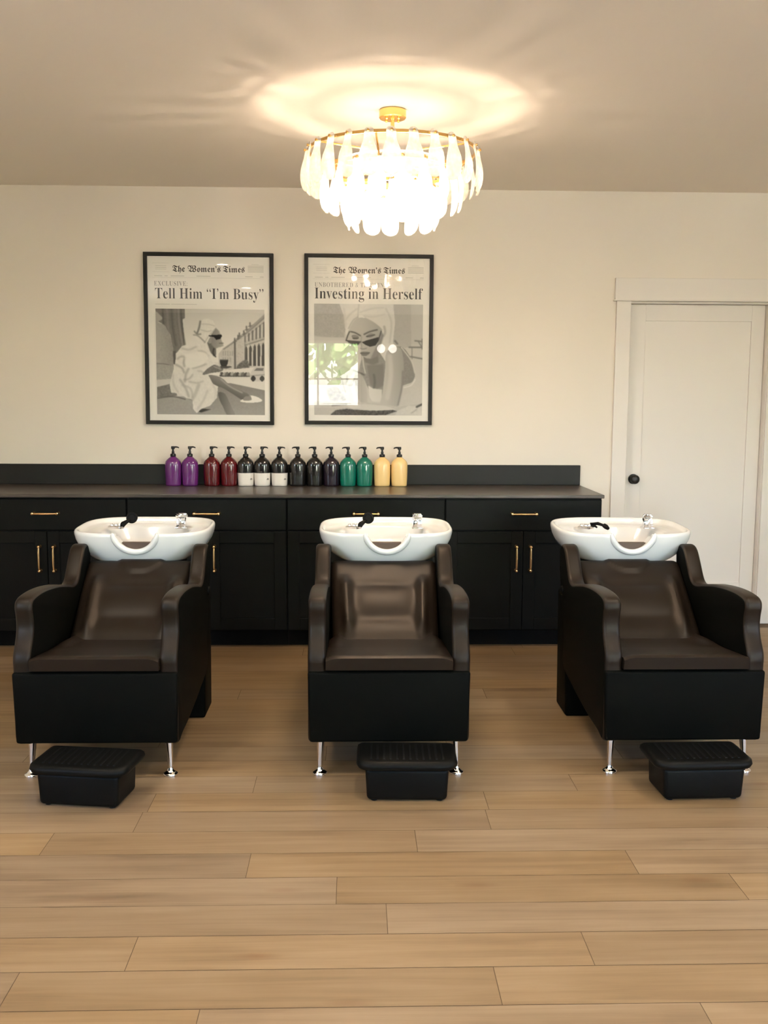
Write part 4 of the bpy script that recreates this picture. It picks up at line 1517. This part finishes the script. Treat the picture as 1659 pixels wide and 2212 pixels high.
t = thing('wall_sconce', 'twin opal glass wall light on the wall behind the viewer', 'wall light', (-.95, YF_WALL, 2.2))
b = NB(); box(b, -.16, .16, .001, .02, -.03, .03, .006); box(b, -.10, -.08, .02, .07, -.01, .01, .002); box(b, .08, .10, .02, .07, -.01, .01, .002)
obj('wall_plate', b, M['chrome'], t)
for s in (-1, 1):
    b = NB(); lathe(b, [(.004, -.068), (.026, -.062), (.048, -.046), (.062, -.02), (.065, 0), (.062, .02), (.048, .046), (.026, .062), (.004, .068)], s * .09, .11, 20)
    obj('glass_shade', b, M['sconce'], t, smooth=40)

# ================================================================== OUTSIDE, partly seen in the glass of the right poster
b = NB(); box(b, -30, 30, -45, YF_WALL - .14, -.3, -.12); o = obj('lawn', b, M['lawn']); o['kind'] = 'structure'
b = NB(); box(b, -14, 13, -13.5, YF_WALL - .16, -.12, -.06); box(b, XR + .14, 13, YF_WALL - .16, 3, -.12, -.06); box(b, -14, XL - .14, YF_WALL - .16, 3, -.12, -.06); o = obj('bounce_ground', b, M['pavers']); o['kind'] = 'structure'  # pale ground spread round the building to bounce sun up to the ceiling


def leafy_tree(x, y, h, r, seed):
    t = thing('leafy_tree', 'green leafy tree on the lawn outside the window', 'tree', (x, y, -.12), group='trees outside the window')
    rnd = random.Random(seed)
    b = NB(); tube(b, [(0, 0, 0), (.05, .02, h * .3), (0, .05, h * .65)], .2, 10, [.2, .15, .08]); obj('trunk', b, M['bark'], t, smooth=60)
    b = NB()
    for k in range(420):
        a, ph = rnd.uniform(0, 2 * PI), math.acos(rnd.uniform(-.9, 1))
        rr = r * rnd.uniform(.55, 1)
        c = Vector((rr * math.sin(ph) * math.cos(a), rr * math.sin(ph) * math.sin(a), h * .62 + rr * .8 * math.cos(ph)))
        s = r * rnd.uniform(.07, .15)
        nv = Vector((rnd.uniform(-1, 1), rnd.uniform(-1, 1), rnd.uniform(-1, 1))).normalized()
        u = nv.orthogonal().normalized(); v = nv.cross(u)
        loft(b, [[c - nv * .02 + (u * math.cos(q) + v * .6 * math.sin(q)) * s * .5 for q in np.linspace(0, 2 * PI, 7)[:-1]],
                 [c + (u * math.cos(q) + v * .6 * math.sin(q)) * s for q in np.linspace(0, 2 * PI, 7)[:-1]],
                 [c + nv * .03 + (u * math.cos(q) + v * .6 * math.sin(q)) * s * .4 for q in np.linspace(0, 2 * PI, 7)[:-1]]])
    obj('foliage', b, M['leaf'], t)


for k, (x, y, h, r) in enumerate([(-9.4, -24, 6, 2.2), (-3.2, -24, 5.6, 2.3), (2.8, -24, 6, 2.2), (8.8, -24, 5, 2.2)]):
    leafy_tree(x, y, h, r, k)
t = thing('panel_fence', 'white panelled fence on the lawn outside the window', 'fence', (-1.5, -19.5, -.12))
b = NB(); box(b, -6, 6, -.02, .02, .05, 1.85); obj('fence_panel', b, M['fence'], t)
for k in range(9):
    b = NB(); box(b, -6 + 1.5 * k - .05, -6 + 1.5 * k + .05, -.05, .05, 0, 1.95); obj('fence_post', b, M['fence'], t)
for z in (.5, .95, 1.4):
    b = NB(); box(b, -6, 6, .021, .04, z - .02, z + .02); obj('fence_rail', b, M['fence'], t)
